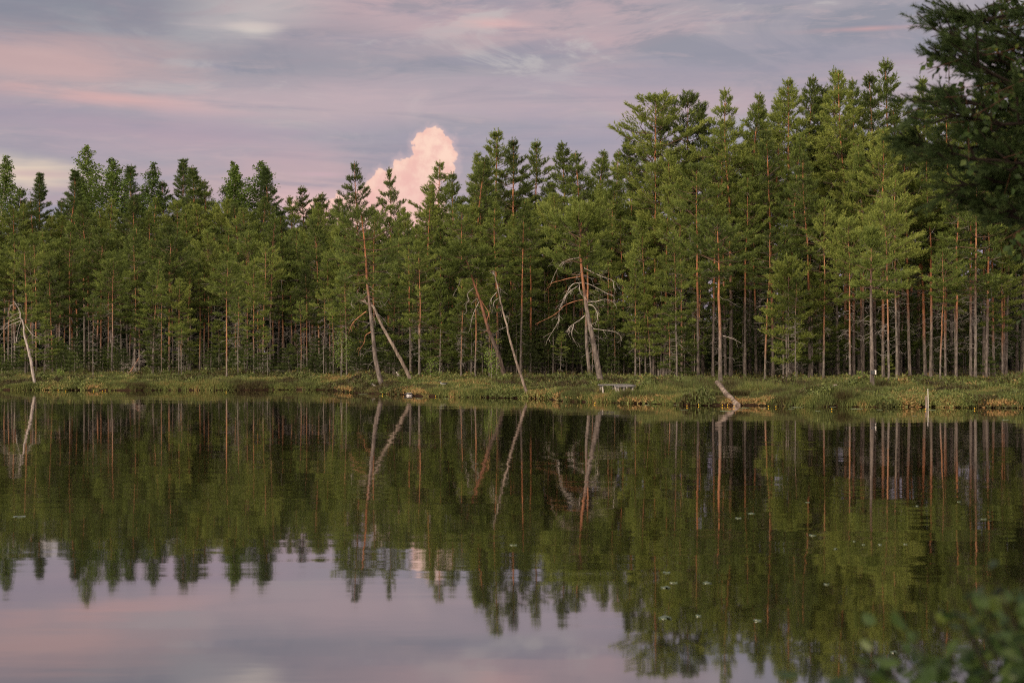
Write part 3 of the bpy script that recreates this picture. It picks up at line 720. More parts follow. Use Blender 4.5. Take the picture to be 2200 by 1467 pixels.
# ------------------------------------------------------------------ the far wood behind, one mass
def far_wood():
    g = Geo()
    spots = [(RG.uniform(-160, 1260), RG.uniform(132, 170), RG.uniform(500, 590), 2.0) for i in range(240)]
    spots += [(RG.uniform(-160, 1240), RG.uniform(118, 150), RG.uniform(610, 720), 1.7) for i in range(240)]
    spots += [(RG.uniform(1150, 2350), RG.uniform(100, 150), RG.uniform(680, 748), 1.7) for i in range(260)]
    spots += [(RG.uniform(1150, 2350), RG.uniform(120, 150), RG.uniform(540, 660), 1.5) for i in range(110)]
    spots += [(RG.uniform(1000, 2350), RG.uniform(100, 118), RG.uniform(380, 560), 1.7) for i in range(38)]
    for px, D, yt, R in spots:
        x = (px-CX)/F*D; z0 = float(ground(x, D)); H = (HY-yt)/F*D+EYE-z0
        g.tube([(x, D, z0-.1), (x, D, z0+H*.95)], [.09+.006*H, .03], 5, .5, cap=False, mat=0)
        n = int(60+H*26); t = RG.uniform(0, 1, n)**.8
        cb = .12 if H < 5 else .3
        r = R*(1-t)**.7*np.sqrt(RG.uniform(0, 1, n))*(.5+.5*np.minimum(1, t/.2)); a = RG.uniform(0, 6.28, n)
        P = np.stack([x+r*np.cos(a), D+r*np.sin(a), z0+H*(cb+(1-cb)*t)], 1)
        needles(g, P, unit(RG.normal(size=(n, 3))+[0, 0, .5]), .3, np.clip(.25+RG.normal(size=n)*.1, 0, 1), 4, .46, .15, 1.2, mat=1)
    return link('far_wood', g.mesh('far_wood', [M['bark'], M['needle_cool']]))
tag(far_wood(), 'dark mass of wood showing between the trunks', 'wood', kind='stuff')

def young_growth():
    g = Geo()
    for i in range(430):
        px = RG.uniform(-120, 2330) if RG.uniform() < .55 else RG.uniform(700, 2330); D = base_depth(px, RG.uniform(797, 809)) if i % 2 else RG.uniform(88, 112); x = (px-CX)/F*D; z0 = float(ground(x, D))
        H = RG.uniform(.5, 3.4)**1.0*(1.5 if i % 5 == 0 and px > 850 else 1)*(1.25 if 900 < px < 1500 else 1.0)*(.75 if px < 720 else 1); R = .22+.19*H
        g.tube([(x, D, z0-.1), (x+RG.normal()*.08, D, z0+H*.5), (x, D, z0+H*.95)], [.014+.006*H, .012+.003*H, .005], 4, .5, cap=False, mat=0)
        m = int(40+H*150); t = RG.uniform(0, 1, m); lay = np.round(t*H/.32)*.32/H*.8+t*.2
        r = R*np.minimum(1, (1-t)/.6)*np.sqrt(RG.uniform(.02, 1, m)); a = RG.uniform(0, 6.28, m)
        P = np.stack([x+r*np.cos(a), D+r*np.sin(a), z0+H*(.16+.84*lay)+r*.25], 1)
        needles(g, P, unit(np.stack([np.cos(a), np.sin(a), np.full(m, .8)], 1)+RG.normal(size=(m, 3))*.4), .1, np.clip(.42+RG.normal()*.14+RG.normal(size=m)*.12, 0, 1), 5, .13, .032, 1.0, mat=1)
        if i % 3 == 0:
            for q in range(14):
                z = z0+H*RG.uniform(.05, .6); a = RG.uniform(0, 6.28); l = RG.uniform(.2, .7); g.tube([(x, D, z), (x+l*.6*math.cos(a), D+l*.6*math.sin(a), z+.03), (x+l*math.cos(a), D+l*math.sin(a), z-.06)], [.008, .006, .003], 3, 0.0, cap=False, mat=0)
    return link('young_growth', g.mesh('young_growth', [M['bark_thin'], M['needle']], False))
tag(young_growth(), 'tangle of knee to head high young pines filling the forest edge', 'young growth', kind='stuff')

# ------------------------------------------------------------------ character trees by the water
def px_path(pts, D, origin, dy=0.0, jit=0.0):
    out = []
    for k, (px, py) in enumerate(pts):
        d = D+dy*k/max(1, len(pts)-1)+(rnd.uniform(-jit, jit) if k else 0)
        out.append(W3(px, py, d)-origin)
    return np.array(out)
def smooth_path(p, n=3):
    p = np.array(p)
    if len(p) < 3: return p
    out = []
    P = np.vstack([2*p[0]-p[1], p, 2*p[-1]-p[-2]])
    for i in range(1, len(P)-2):
        for k in range(n):
            t = k/n
            out.append(.5*((2*P[i])+(-P[i-1]+P[i+1])*t+(2*P[i-1]-5*P[i]+4*P[i+1]-P[i+2])*t*t+(-P[i-1]+3*P[i]-3*P[i+1]+P[i+2])*t**3))
    out.append(p[-1]); return np.array(out)
def dead_limbs(root, limbs, D, origin, r=.045, matn='pale_limb', twigs=3, name='dead_limb'):
    for L in limbs:
        dy = rnd.uniform(-1.0, 1.0)
        p = smooth_path(px_path(L, D, origin, dy, .08), 3)
        ln = np.linalg.norm(np.diff(p, axis=0), axis=1).sum()
        g = Geo(); s = np.linspace(0, 1, len(p)); g.tube(p, r*min(1, .5+ln*.3)*(1-.72*s), 5, .5)
        for k in range(int(twigs*max(1, ln*1.2))):
            i = rnd.randrange(len(p)//4, len(p)); c = p[i]
            d = unit(unit(p[min(i+1, len(p)-1)]-p[max(0, i-1)])*.8+RG.normal(size=3)*.7+np.array([0, 0, -.25])); l = rnd.uniform(.12, .45)
            g.tube([c, c+d*l*.5+RG.normal(size=3)*.03, c+d*l+np.array([0, 0, -.06])+RG.normal(size=3)*.05], [r*.28, r*.2, .004], 3, .5, cap=False)
        link(name, g.mesh(name, M[matn]), root)
def hero(name, label, cat, path, crown=None, limbs=(), orange=(), bark='bark', r0=.14, seed=1, R=1.3, cb=.7, top='round', dens=1.1, trunkmat=None, taper=.85, K=7, bushy=1.2, limb_r=.045, droop=0, lean_dy=0.0, D=None, dead=8, twigs=3):
    D = D or base_depth(*path[0]); origin = W3(path[0][0], path[0][1], D); x = origin[0]; origin[2] = float(ground(x, D))
    p = px_path(path, D, origin, lean_dy); p[0][2] = 0
    root = empty(name, origin); tag(root, label, cat)
    H = np.linalg.norm(np.diff(p, axis=0), axis=1).sum()
    if crown:
        mt, mc = pine(seed, H, cb, R, top, dens, dead, r0, trunk=p, K=K, nl=.14, gappy=.08, bark=bark, bushy=bushy, droop=droop)
        link('trunk', mt, root); link('crown', mc, root)
    else:
        q = smooth_path(p, 4); s = np.linspace(0, 1, len(q)); q[0][2] -= .15
        g = Geo(); g.tube(q+RG.normal(size=q.shape)*.012, r0*(1-taper*s), 8, .5); link('trunk', g.mesh('trunk', M[trunkmat]), root)
    if limbs: dead_limbs(root, limbs, D, origin, limb_r, twigs=twigs)
    if orange: dead_limbs(root, orange, D, origin, limb_r, 'orange_limb', 2)
    return root
hero('dead_snag', 'bleached dead snag leaning over the water with drooping bare limbs', 'dead tree',
     [(75, 829), (67, 778), (60, 749), (53, 724), (51, 700), (45, 682), (41, 665), (33, 651), (27, 646)],
     limbs=[[(44, 682), (20, 691), (4, 705)], [(45, 689), (18, 700), (2, 718)], [(45, 691), (39, 709), (35, 735)], [(55, 698), (69, 718), (91, 729)], [(36, 653), (24, 656), (18, 671)], [(36, 653), (46, 656), (46, 662)], [(41, 672), (30, 676), (20, 683)]],
     trunkmat='dead', r0=.085, limb_r=.018, twigs=7)
hero('pine_tree', 'leaning pine with orange stem and thin grey-green crown, crossed by a dead trunk', 'pine',
     [(821, 827), (807, 778), (799, 702), (794, 654), (788, 604), (786, 560), (782, 510), (778, 475), (775, 452)], crown=True, seed=801, R=2.1, cb=.52, top='round', dens=.9, K=5, bushy=.9, droop=14, dead=16,
     orange=[[(787, 669), (770, 682), (757, 695), (751, 711)], [(797, 713), (785, 721), (783, 735), (772, 752)]], r0=.125, limb_r=.028)
hero('dead_snag', 'bent barkless trunk leaning onto the orange pine with clawed limbs on top', 'dead tree',
     [(885, 821), (861, 772), (840, 735), (818, 695), (803, 660), (792, 654), (776, 645), (763, 636)],
     limbs=[[(774, 641), (781, 632), (796, 627)], [(768, 640), (757, 645), (755, 654), (758, 661)], [(775, 634), (767, 625)], [(786, 648), (781, 641), (778, 638)]], trunkmat='dead_brown', r0=.105, taper=.62, limb_r=.03)
hero('pine_tree', 'hooked pine with dark leaning trunk, flat crown and twisted bare limbs', 'pine',
     [(1087, 815), (1071, 761), (1049, 708), (1032, 647), (1021, 617), (1010, 582), (1002, 560), (992, 543)], crown=True, seed=803, R=1.5, cb=.80, top='flat', dens=2.2, K=7, bushy=1.5,
     limbs=[[(1007, 583), (995, 595), (990, 599), (986, 612), (973, 636)], [(1017, 619), (1004, 632), (1008, 645), (1001, 654), (1002, 669), (997, 676)], [(1030, 647), (1021, 665), (1014, 684), (1009, 711)],
            [(1014, 576), (1027, 576), (1038, 588)], [(1025, 641), (1013, 651)], [(990, 590), (978, 584), (965, 590)]],
     orange=[[(1034, 646), (1040, 656), (1050, 673), (1045, 691), (1049, 700), (1045, 711), (1032, 716)]], r0=.14, dead=4, limb_r=.024, bark='bark_dark')
hero('dead_snag', 'thin grey barkless snag slanting up from the water line', 'dead tree',
     [(1134, 852), (1121, 813), (1099, 741), (1086, 689), (1075, 647), (1067, 608), (1060, 580)],
     limbs=[[(1067, 628), (1056, 641), (1051, 654)], [(1071, 641), (1061, 649), (1059, 665)], [(1069, 619), (1075, 618), (1076, 622)], [(1086, 680), (1091, 680)], [(1077, 660), (1070, 662)], [(1063, 592), (1058, 585), (1052, 588)], [(1090, 700), (1080, 706)]],
     trunkmat='dead_brown', r0=.066, taper=.72, limb_r=.018)
hero('pine_tree', 'wide-crowned pine with bleached curling limbs, standing behind the benches', 'pine',
     [(1292, 823), (1274, 730), (1261, 670), (1254, 616), (1248, 567), (1246, 535), (1247, 505), (1250, 470)], crown=True, seed=805, R=2.3, cb=.66, top='round', dens=1.5, K=7, bushy=1.4, dead=10,
     limbs=[[(1255, 576), (1269, 583), (1295, 595), (1316, 603), (1318, 618)], [(1254, 608), (1267, 611), (1287, 621), (1305, 631), (1318, 637), (1320, 646)], [(1255, 648), (1280, 648), (1298, 643), (1316, 648), (1324, 657)],
            [(1250, 607), (1230, 611), (1217, 631), (1202, 665), (1199, 691), (1178, 727)], [(1244, 608), (1247, 629), (1259, 642)], [(1256, 678), (1246, 687), (1228, 699), (1220, 709), (1222, 719)],
            [(1233, 696), (1228, 719), (1237, 735)], [(1261, 655), (1274, 657), (1283, 673), (1282, 691), (1269, 696)], [(1274, 706), (1295, 709), (1316, 712), (1331, 719), (1336, 732)], [(1245, 553), (1215, 561), (1199, 575), (1183, 610)], [(1241, 615), (1222, 628), (1210, 650)]], limb_r=.024, twigs=6,
     orange=[[(1252, 644), (1233, 648), (1212, 657), (1199, 670), (1181, 682), (1150, 696)], [(1247, 594), (1222, 598), (1204, 603), (1186, 608), (1181, 616)]], r0=.15, bark='bark_old')
hero('pine_tree', 'straight thinner pine close beside the pine with bleached curling limbs', 'pine',
     [(1269, 818), (1260, 743), (1259, 704), (1263, 618), (1261, 541), (1262, 490)], crown=True, seed=806, R=1.3, cb=.72, top='cone', dens=1.1, r0=.10, dead=10)
hero('pine_tree', 'slender straight pine rising behind the slanting log', 'pine',
     [(1548, 826), (1547, 760), (1547, 700), (1544, 640), (1545, 585), (1543, 530), (1541, 482)], crown=True, seed=807, R=1.5, cb=.66, top='round', dens=1.2, r0=.10, dead=8,
     limbs=[[(1553, 721), (1575, 728), (1592, 737)]], limb_r=.02)
bx = hero('pine_tree', 'straight pine on the bank with a small box fixed low on its trunk', 'pine',
     [(1874, 837), (1873, 760), (1872, 690), (1871, 620), (1872, 560), (1871, 500)], crown=True, seed=808, R=1.3, cb=.58, top='cone', dens=1.1, r0=.105, dead=14)

# small box on the pine
def box(g, c, s, rot=0.0, tint=.5, mat=0, bev=.0, tilt=None):
    sx, sy, sz = [v/2 for v in s]; b = bev
    V = []
    for z, k in ((-sz, b), (-sz+b, 0), (sz-b, 0), (sz, b)):
        for (a, e) in ((-1, -1), (1, -1), (1, 1), (-1, 1)): V.append((a*(sx-k), e*(sy-k), z))
    V = np.array(V, float)
    if tilt is not None: V = V @ np.array(tilt).T
    cr, sr = math.cos(rot), math.sin(rot); V = np.stack([V[:, 0]*cr-V[:, 1]*sr, V[:, 0]*sr+V[:, 1]*cr, V[:, 2]], 1)+np.array(c)
    f = [[3, 2, 1, 0], [12, 13, 14, 15]]
    for r in range(3):
        for i in range(4): j = (i+1) % 4; f.append([r*4+i, r*4+j, r*4+4+j, r*4+4+i])
    g.add(V, f, tint, mat)
D8 = base_depth(1874, 837); p = W3(1877, 800, D8-.2)
root = empty('nest_box', p); tag(root, 'small dark box with a pale end strapped to a pine trunk on the bank', 'box')
g = Geo(); box(g, (-.04, 0, 0), (.14, .16, .17), bev=.01); link('box_body', g.mesh('box_body', M['dark_box'], False), root)
g = Geo(); box(g, (.062, -.01, .005), (.05, .17, .19), bev=.008); link('end_plate', g.mesh('end_plate', M['white_paint'], False), root)

# ------------------------------------------------------------------ slanting log, stump, stakes, broken wood
def log_between(name, a, b, Da, Db, r, matn, label, cat, n=10, taper=.15, knots=3):
    A_, B_ = W3(*a, Da), W3(*b, Db); o = (A_+B_)/2
    g = Geo(); s = np.linspace(0, 1, 7)[:, None]; p = (A_-o)*(1-s)+(B_-o)*s; p[1:-1] += RG.normal(size=(5, 3))*r*.12
    g.tube(p, r*(1-taper*s[:, 0])*(1+RG.normal(size=7)*.05), n, .5)
    root = link(name, g.mesh(name, M[matn]), None, o); tag(root, label, cat)
    for k in range(knots):
        c = p[1+k*2 % 5]; d = unit(RG.normal(size=3)+[0, -.5, .4]); gk = Geo(); gk.tube([c+d*r*.5, c+d*r*1.6], [r*.22, r*.12], 5, .5)
        link('branch_stub', gk.mesh('branch_stub', M[matn]), root)
    return root
Ds = base_depth(1548, 832)
log_between('slanting_log', (1585, 871), (1540, 821), 54.0, 56.0, .11, 'dead_brown', 'slanting cut log with flaking bark propped at the water line', 'log')
log_between('driftwood', (795, 823), (817, 838), 73.0, 71.0, .06, 'dead', 'short bare log lying on the bank below the leaning orange pine', 'log', knots=1)
log_between('wood_stub', (853, 801), (859, 811), 85.5, 84.8, .085, 'pale_limb', 'short pale broken stub tilted in the heath behind the bent barkless trunk', 'stub', knots=1, taper=-.3)
log_between('driftwood', (1480, 829), (1494, 830), 63, 63, .03, 'pale_limb', 'small bleached branch lying in the heath before the slanting log', 'branch', knots=3)

Dt = base_depth(1791, 844); o = W3(1791, 844, Dt); o[2] = float(ground(o[0], Dt))
root = empty('tree_stump', o); tag(root, 'low grey cut stump standing in the heath', 'stump')
g = Geo(); g.tube([(0, 0, -.1), (0, 0, .05), (0, 0, .2), (0.01, 0, .34)], [.19, .165, .15, .145], 14, .5, cap=False); link('bark', g.mesh('bark', M['dead']), root)
g = Geo(); a = np.arange(14)*2*math.pi/14; g.add(np.vstack([np.stack([.142*np.cos(a)+.01, .142*np.sin(a), .338+.012*np.sin(a*2)], 1), [[.01, 0, .345]]]), np.stack([np.arange(14), (np.arange(14)+1) % 14, np.full(14, 14)], 1))
link('cut_face', g.mesh('cut_face', M['stump_top']), root)

o = W3(1994, 873.5, 52.4); o[2] = 0
g = Geo(); g.tube([(0, 0, -.4), (0.0, 0, .3), (-.01, 0, .68)], [.013, .012, .010], 7, .5); root = link('white_stake', g.mesh('white_stake', M['white_paint']), None, o)
tag(root, 'thin white stake standing in the shallows against the bank', 'stake')
g = Geo(); box(g, (0, 0, .05), (.055, .03, .72), bev=.004); o2 = W3(1989.5, 873.5, 52.6); o2[2] = 0
root = link('weathered_plank', g.mesh('weathered_plank', M['dead_brown'], False), None, o2); tag(root, 'short weathered plank upright beside the white stake', 'plank')

# tipped dead shrub
Dd = base_depth(276, 808); o = W3(274, 808, Dd); o[2] = float(ground(o[0], Dd)); root = empty('dead_shrub', o); tag(root, 'tipped dead shrub, a tangle of grey twigs on a slanting red stem', 'dead shrub')
g = Geo(); a, b = np.array([0, 0, 0.]), W3(298, 769, Dd)-o; p = np.array([a, a*.5+b*.5+[.03, 0, .03], b]); g.tube(p, [.04, .032, .02], 6, .5); link('stem', g.mesh('stem', M['orange_limb']), root)
g = Geo()
for k in range(60):
    s = rnd.uniform(.1, 1.05); c = a*(1-s)+b*s; d = unit(RG.normal(size=3)+np.array([.5, 0, -.1])); l = rnd.uniform(.25, .85)
    m = c+d*l*.5+RG.normal(size=3)*.05; e = c+d*l+np.array([0, 0, -.12*l]); g.tube([c, m, e], [.010, .008, .004], 3, 0, cap=False)
    for q in range(3):
        d2 = unit(d+RG.normal(size=3)*.8); g.tube([m, m+d2*l*.4], [.006, .003], 3, 0, cap=False)
link('twigs', g.mesh('twigs', M['dead']), root)

# saplings
for px, yb, yt, lab in [(1056, 817, 752, 'bright green birch sapling beside the dark leaning trunk'), (128, 812, 797, 'tiny bright sapling near the leaning bleached snag'),
                        (733, 812, 712, 'thin leafy birch with pale stem next to the leaning orange pine'), (925, 818, 775, 'small leafy sapling on the bank above the ducks'),
                        (1855, 822, 800, 'tiny leafy sapling by the pine wearing a box')]:
    D_ = base_depth(px, yb); o = W3(px, yb, D_); o[2] = float(ground(o[0], D_)); H = (HY-yt)/F*D_+EYE-o[2]
    mt, mc = broadleaf(900+px, max(H, .5), .18, .26*H**.8, 'bright_leaf', n=int(120+260*H), size=.075, r0=.012+.006*H)
    root = empty('birch_sapling', o); tag(root, lab, 'sapling'); link('trunk', mt, root); link('crown', mc, root)

# ------------------------------------------------------------------ benches
def bench(name, label, x0, x1, D0, ytop, thick, depth, rot, legs):
    a, b = W3(x0, ytop, D0), W3(x1, ytop, D0); o = (a+b)/2; L = np.linalg.norm(b-a)*1.02
    gz = float(ground(o[0], o[1])); zt = a[2]-gz; o[2] = gz
    root = empty(name, o); root.rotation_euler = (0, 0, rot); tag(root, label, 'bench')
    for k in (0, 1):
        g = Geo(); box(g, (0, -depth/4+k*depth/2, zt-thick/2+.006*k), (L-.05*k, depth/2-.012, thick), bev=.006); link('seat_plank', g.mesh('seat_plank', M['plank'], False), root)
    for sx in legs:
        g = Geo(); box(g, (sx*L, 0, zt-thick-.028), (.05, depth*.95, .05), bev=.004); link('cross_rail', g.mesh('cross_rail', M['plank'], False), root)
        for sy in (-1, 1):
            g = Geo(); zl = zt-thick-.05; g.tube([(sx*L-sy*.02-.02*np.sign(sx), sy*depth*.42, -.1), (sx*L, sy*depth*.36, zl)], [.042, .036], 6, .5); link('leg', g.mesh('leg', M['pale_limb']), root)
    return root
bench('plank_bench', 'long low grey plank bench on the bank, partly behind a shorter one', 1285, 1352, 61.3, 825.5, .055, .36, .24, (-.40, .02, .40))
bench('plank_bench', 'short low grey bench with a thick plank seat, in front of the longer one', 1320, 1364, 60.2, 826.5, .09, .38, .20, (-.36, -.08, .36))

# ------------------------------------------------------------------ ducks
def duck(label, px, D, scale, yaw, mats, swim):
    o = W3(px, HY, D); o[2] = 0.0 if swim else float(ground(o[0], D))+.10
    root = empty('duck', o); root.rotation_euler = (0, 0, yaw); root.scale = (scale,)*3; tag(root, label, 'duck')
    # one surface: tail, body, breast, neck, head, bill (facing +x)
    st = [(-.235, .085, .006, .012), (-.20, .075, .03, .02), (-.14, .055, .065, .050), (-.05, .045, .088, .070), (.05, .045, .088, .072), (.12, .060, .068, .062),
          (.155, .095, .042, .045), (.168, .130, .032, .034), (.182, .158, .036, .036), (.205, .165, .036, .034), (.228, .160, .022, .022), (.238, .155, .016, .011), (.275, .148, .014, .006)]
    n = 12; a = np.arange(n)*2*math.pi/n; V = []; cen = np.array([[s[0], 0, s[1]] for s in st]); T = unit(np.gradient(cen, axis=0))
    for (x, z, ry, rz), t in zip(st, T):
        up = np.array([-t[2], 0, t[0]]); V.append(np.array([x, 0, z])+np.outer(np.cos(a)*ry, [0, 1, 0])+np.outer(np.sin(a)*rz, up))
    g = Geo(); k = len(st); V = np.concatenate(V)
    for r in range(k-1):
        f = np.array([[r*n+j, r*n+(j+1) % n, (r+1)*n+(j+1) % n, (r+1)*n+j] for j in range(n)]) 
        m = mats[0] if r < 2 else (mats[1] if r < 5 else (mats[2] if r < 7 else (mats[3] if r < 11 else 3)))
        vv = V[np.r_[r*n:(r+2)*n]]; g.add(vv, np.array([[j, (j+1) % n, n+(j+1) % n, n+j] for j in range(n)]), .5, m)
    for r in (0, k-1): g.add(np.vstack([V[r*n:(r+1)*n], cen[r][None]]), np.array([[j, (j+1) % n, n] for j in range(n)]), .5, 0 if r == 0 else 3)
    link('body', g.mesh('body', [M['duck_dark'], M['duck_white'], M['duck_grey'], M['bill']]), root)
    for sy in (-1, 1):
        g = Geo(); p = np.array([[.09, sy*.078, .075], [.0, sy*.092, .085], [-.10, sy*.080, .085], [-.20, sy*.030, .095]]); g.tube(p, [.018, .035, .028, .006], 6, .5)
        link('wing', g.mesh('wing', M['duck_dark']), root)
    return root
duck('black and white duck swimming just off the bank, seen from behind', 878.5, 66.5, 1.1, math.radians(35), (0, 1, 0, 0), True)
duck('dark grey-sided duck resting on the grassy bank, head up', 953, 68.3, .88, math.radians(172), (0, 2, 2, 0), False)

# ------------------------------------------------------------------ yellow water lilies, floating leaves
def lily(px, py):
    D_ = F*EYE/(py-HY); o = np.array([(px-CX)/F*D_, D_, 0.0]); root = empty('yellow_water_lily', o); root.scale = (.62,)*3
    tag(root, 'tiny yellow water lily flower standing off the far bank', 'water lily', 'yellow water lilies along the bank')
    g = Geo(); g.tube([(0, 0, -.1), (.005, 0, .055)], [.008, .008], 5, .5); link('stalk', g.mesh('stalk', M['stalk']), root)
    g = Geo()
    for k in range(5):
        a = k*1.2566; c = np.array([math.cos(a), math.sin(a), 0])*.018+[0, 0, .075]; t = np.array([-math.sin(a), math.cos(a), 0])
        r = np.array([math.cos(a), math.sin(a), 0]); z = np.array([0, 0, 1.])
        g.add([c-z*.024-r*.012, c+t*.024+r*.006, c+z*.026-r*.002, c-t*.024+r*.006], [[0, 1, 2, 3]])
    g.tube([(0, 0, .05), (0, 0, .08)], [.02, .016], 7, .5); link('flower', g.mesh('flower', M['petal']), root)
for px, py in [(822, 849), (936, 852.5), (125, 839.5), (141, 841), (201, 841), (220, 841.5), (226, 839.5), (486, 843), (1278, 868), (1476, 874), (1501, 871.5), (1552, 872.5), (1563, 872), (1577, 875.5), (1651, 875), (1667, 876), (1787, 881), (1988, 881), (2094, 880)]:
    lily(px, py)
def pad_mesh(n=16, notch=True, el=1.0):
    a = np.linspace(.25 if notch else 0, 2*math.pi-(.25 if notch else 0), n); r = .5*(1+.04*np.sin(a*5))
    V = np.vstack([[[0, 0, 0.006]], np.stack([r*np.cos(a), r*np.sin(a)*el, .004+.006*np.sin(a*3)], 1)]); Vb = V.copy(); Vb[:, 2] -= .012
    g = Geo(); f = np.array([[0, i, i+1] for i in range(1, n)]+([[0, n, 1]] if not notch else []))
    g.add(V, f); g.add(Vb, f[:, ::-1]); k = len(V)
    g.add(np.vstack([V[1:], Vb[1:]]), np.array([[i, i+n, i+n+1, i+1] for i in range(n-1)])); return g.mesh('floating_leaf', M['pad'])
PM = [pad_mesh(), pad_mesh(14, False, .35)]
def pad(px, py, wpx, cat='floating leaf', lab='flat shiny leaf floating on the dark lake', grp='leaves floating on the lake', k=0, name='floating_leaf'):
    D_ = F*EYE/(py-HY); o = link(name, PM[k], None, ((px-CX)/F*D_, D_, .004)); s = .65*wpx/F*D_; o.scale = (s, s, 1 if s > .3 else .6); o.rotation_euler = (0, 0, rnd.uniform(0, 6.28) if k == 0 else rnd.uniform(-.3, .3))
    tag(o, lab, cat, grp)
for px, py, wp in [(1103, 1171, 24), (1586, 1113, 20), (1614, 1103, 22), (1746, 1150, 24), (1776, 1255, 18), (1432, 1230, 24), (1447, 1252, 26), (1519, 1252, 28), (1430, 1262, 32), (1429, 1327, 44), (1500, 1323, 20), (1627, 1333, 26), (2113, 1115, 20), (1920, 1401, 22), (42, 1110, 40), (1735, 1079, 14), (1795, 1179, 12), (1855, 1170, 10), (1890, 1170, 12), (1945, 1169, 12), (1970, 1087, 10), (2060, 1078, 12), (1835, 1163, 8)]:
    pad(px, py, wp, k=0 if rnd.random() < .6 else 1)
for px, py, wp in [(1560, 883, 40), (1600, 876, 30), (1640, 877, 26), (1712, 875, 40), (1840, 878, 44), (1757, 883, 16), (1700, 879, 20), (1790, 874, 22), (1890, 880, 20), (1470, 880, 24), (1590, 880, 18), (2000, 881, 30), (2160, 902, 20), (1965, 893, 16), (1452, 870, 16), (1390, 870, 18), (900, 856, 26), (780, 847, 30), (960, 856, 20)]:
    pad(px, py, wp, lab='dull leaf floating in the shallows by the far bank', grp='leaves floating near the far bank', k=1)

# ------------------------------------------------------------------ the near pine and birch hanging in from the side, the bush at the camera's feet
def near_pine():
    Dn = 9.6; ox, oy = 5.3, 9.6; oz = near_z(ox, oy)
    root = empty('pine_tree', (ox, oy, oz)); tag(root, 'near shadowed pine whose dark boughs hang into the sky above the lake', 'pine')
    o = np.array([ox, oy, oz]); gt, gc = Geo(), Geo()
    gt.tube([(0, 0, -.2), (0, 0, 1.5), (.05, .05, 3), (0, 0, 5), (.05, 0, 8.2)], [.17, .14, .12, .09, .03], 10, .5)
    S, A, T = [], [], []
    def bough(pts, side_n, fill=1.0):
        p = smooth_path(np.array(pts), 5); s = np.linspace(0, 1, len(p)); ln = np.linalg.norm(p[-1]-p[0])
        p[1:] += np.cumsum(RG.normal(size=(len(p)-1, 3))*.012, 0); gt.tube(p, .021*(1-.8*s)*min(1.1, ln/2), 6, 1.0, cap=False)
        for k in range(side_n):
            u = rnd.uniform(.45, 1.0); i = min(int(u*(len(p)-1)), len(p)-2); c = p[i]; d0 = unit(p[i+1]-p[i])
            d = unit(d0+RG.normal(size=3)*np.array([.40, .7, .34])+[-.1, 0, .12]); l = rnd.uniform(.14, .42)*(1.25-u*.6)*fill
            q = np.array([c, c+d*l*.5+RG.normal(size=3)*.015, c+d*l+[0, 0, .05]]); gt.tube(q, [.009, .007, .004], 4, 1.0, cap=False)
            m = 3+int(l*13)
            for j in range(m):
                v = rnd.uniform(.25, 1); b = c+d*l*v; ax = unit(d*1.0+RG.normal(size=3)*.26+[-.1, 0, .10]); S.append(b); A.append(ax); T.append(.35+.4*rnd.random())
    tips = [(1950, 62, 9.2), (1962, 20, 9.6), (1958, 110, 9.3), (2000, 60, 9.8), (2090, 90, 9.4), (2010, 130, 9.0), (2060, 150, 9.9), (1945, 235, 8.8), (1925, 250, 9.0), (1908, 330, 9.0), (1925, 385, 8.9), (1940, 352, 9.3), (1975, 440, 9.1), (2015, 462, 9.0), (2070, 470, 9.3),
            (2125, 440, 9.4), (2160, 490, 9.2), (2050, 380, 9.0), (2100, 340, 9.2), (2150, 380, 9.6), (2160, 30, 9.5)]
    for px, py, d in tips:
        px += 34; py = py if py < 200 else 200+(py-200)*.80
        tip = W3(px, py, d)-o; zt = tip[2]; z0 = max(1.2, zt+rnd.uniform(-.6, .9)) if py > 200 else zt-rnd.uniform(-.3, 1.2)
        st = np.array([0, 0, z0]); mid = st*.5+tip*.5+np.array([0, rnd.uniform(-.25, .25), rnd.uniform(-.3, .12)]); q3 = st*.22+tip*.78+np.array([0, rnd.uniform(-.1, .1), rnd.uniform(-.16, .02)])
        bough([st, mid, q3, tip], 17)
    for k in range(26):      # the rest of the tree, out of the picture
        an = rnd.uniform(-1.9, 1.9); L = rnd.uniform(1.2, 2.4); z0 = rnd.uniform(1.8, 8); L *= (1.15-z0/10)
        tip = np.array([math.cos(an)*L, math.sin(an)*L, z0+.3]); bough([(0, 0, z0), tip*.5+[0, 0, z0*.5], tip], 10)
    S, A, T = np.array(S), np.array(A), np.array(T)
    needles(gc, S, A, .11, T, 60, .042, .0046, .95)
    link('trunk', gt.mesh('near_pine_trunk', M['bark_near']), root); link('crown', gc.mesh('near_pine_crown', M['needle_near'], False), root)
near_pine()

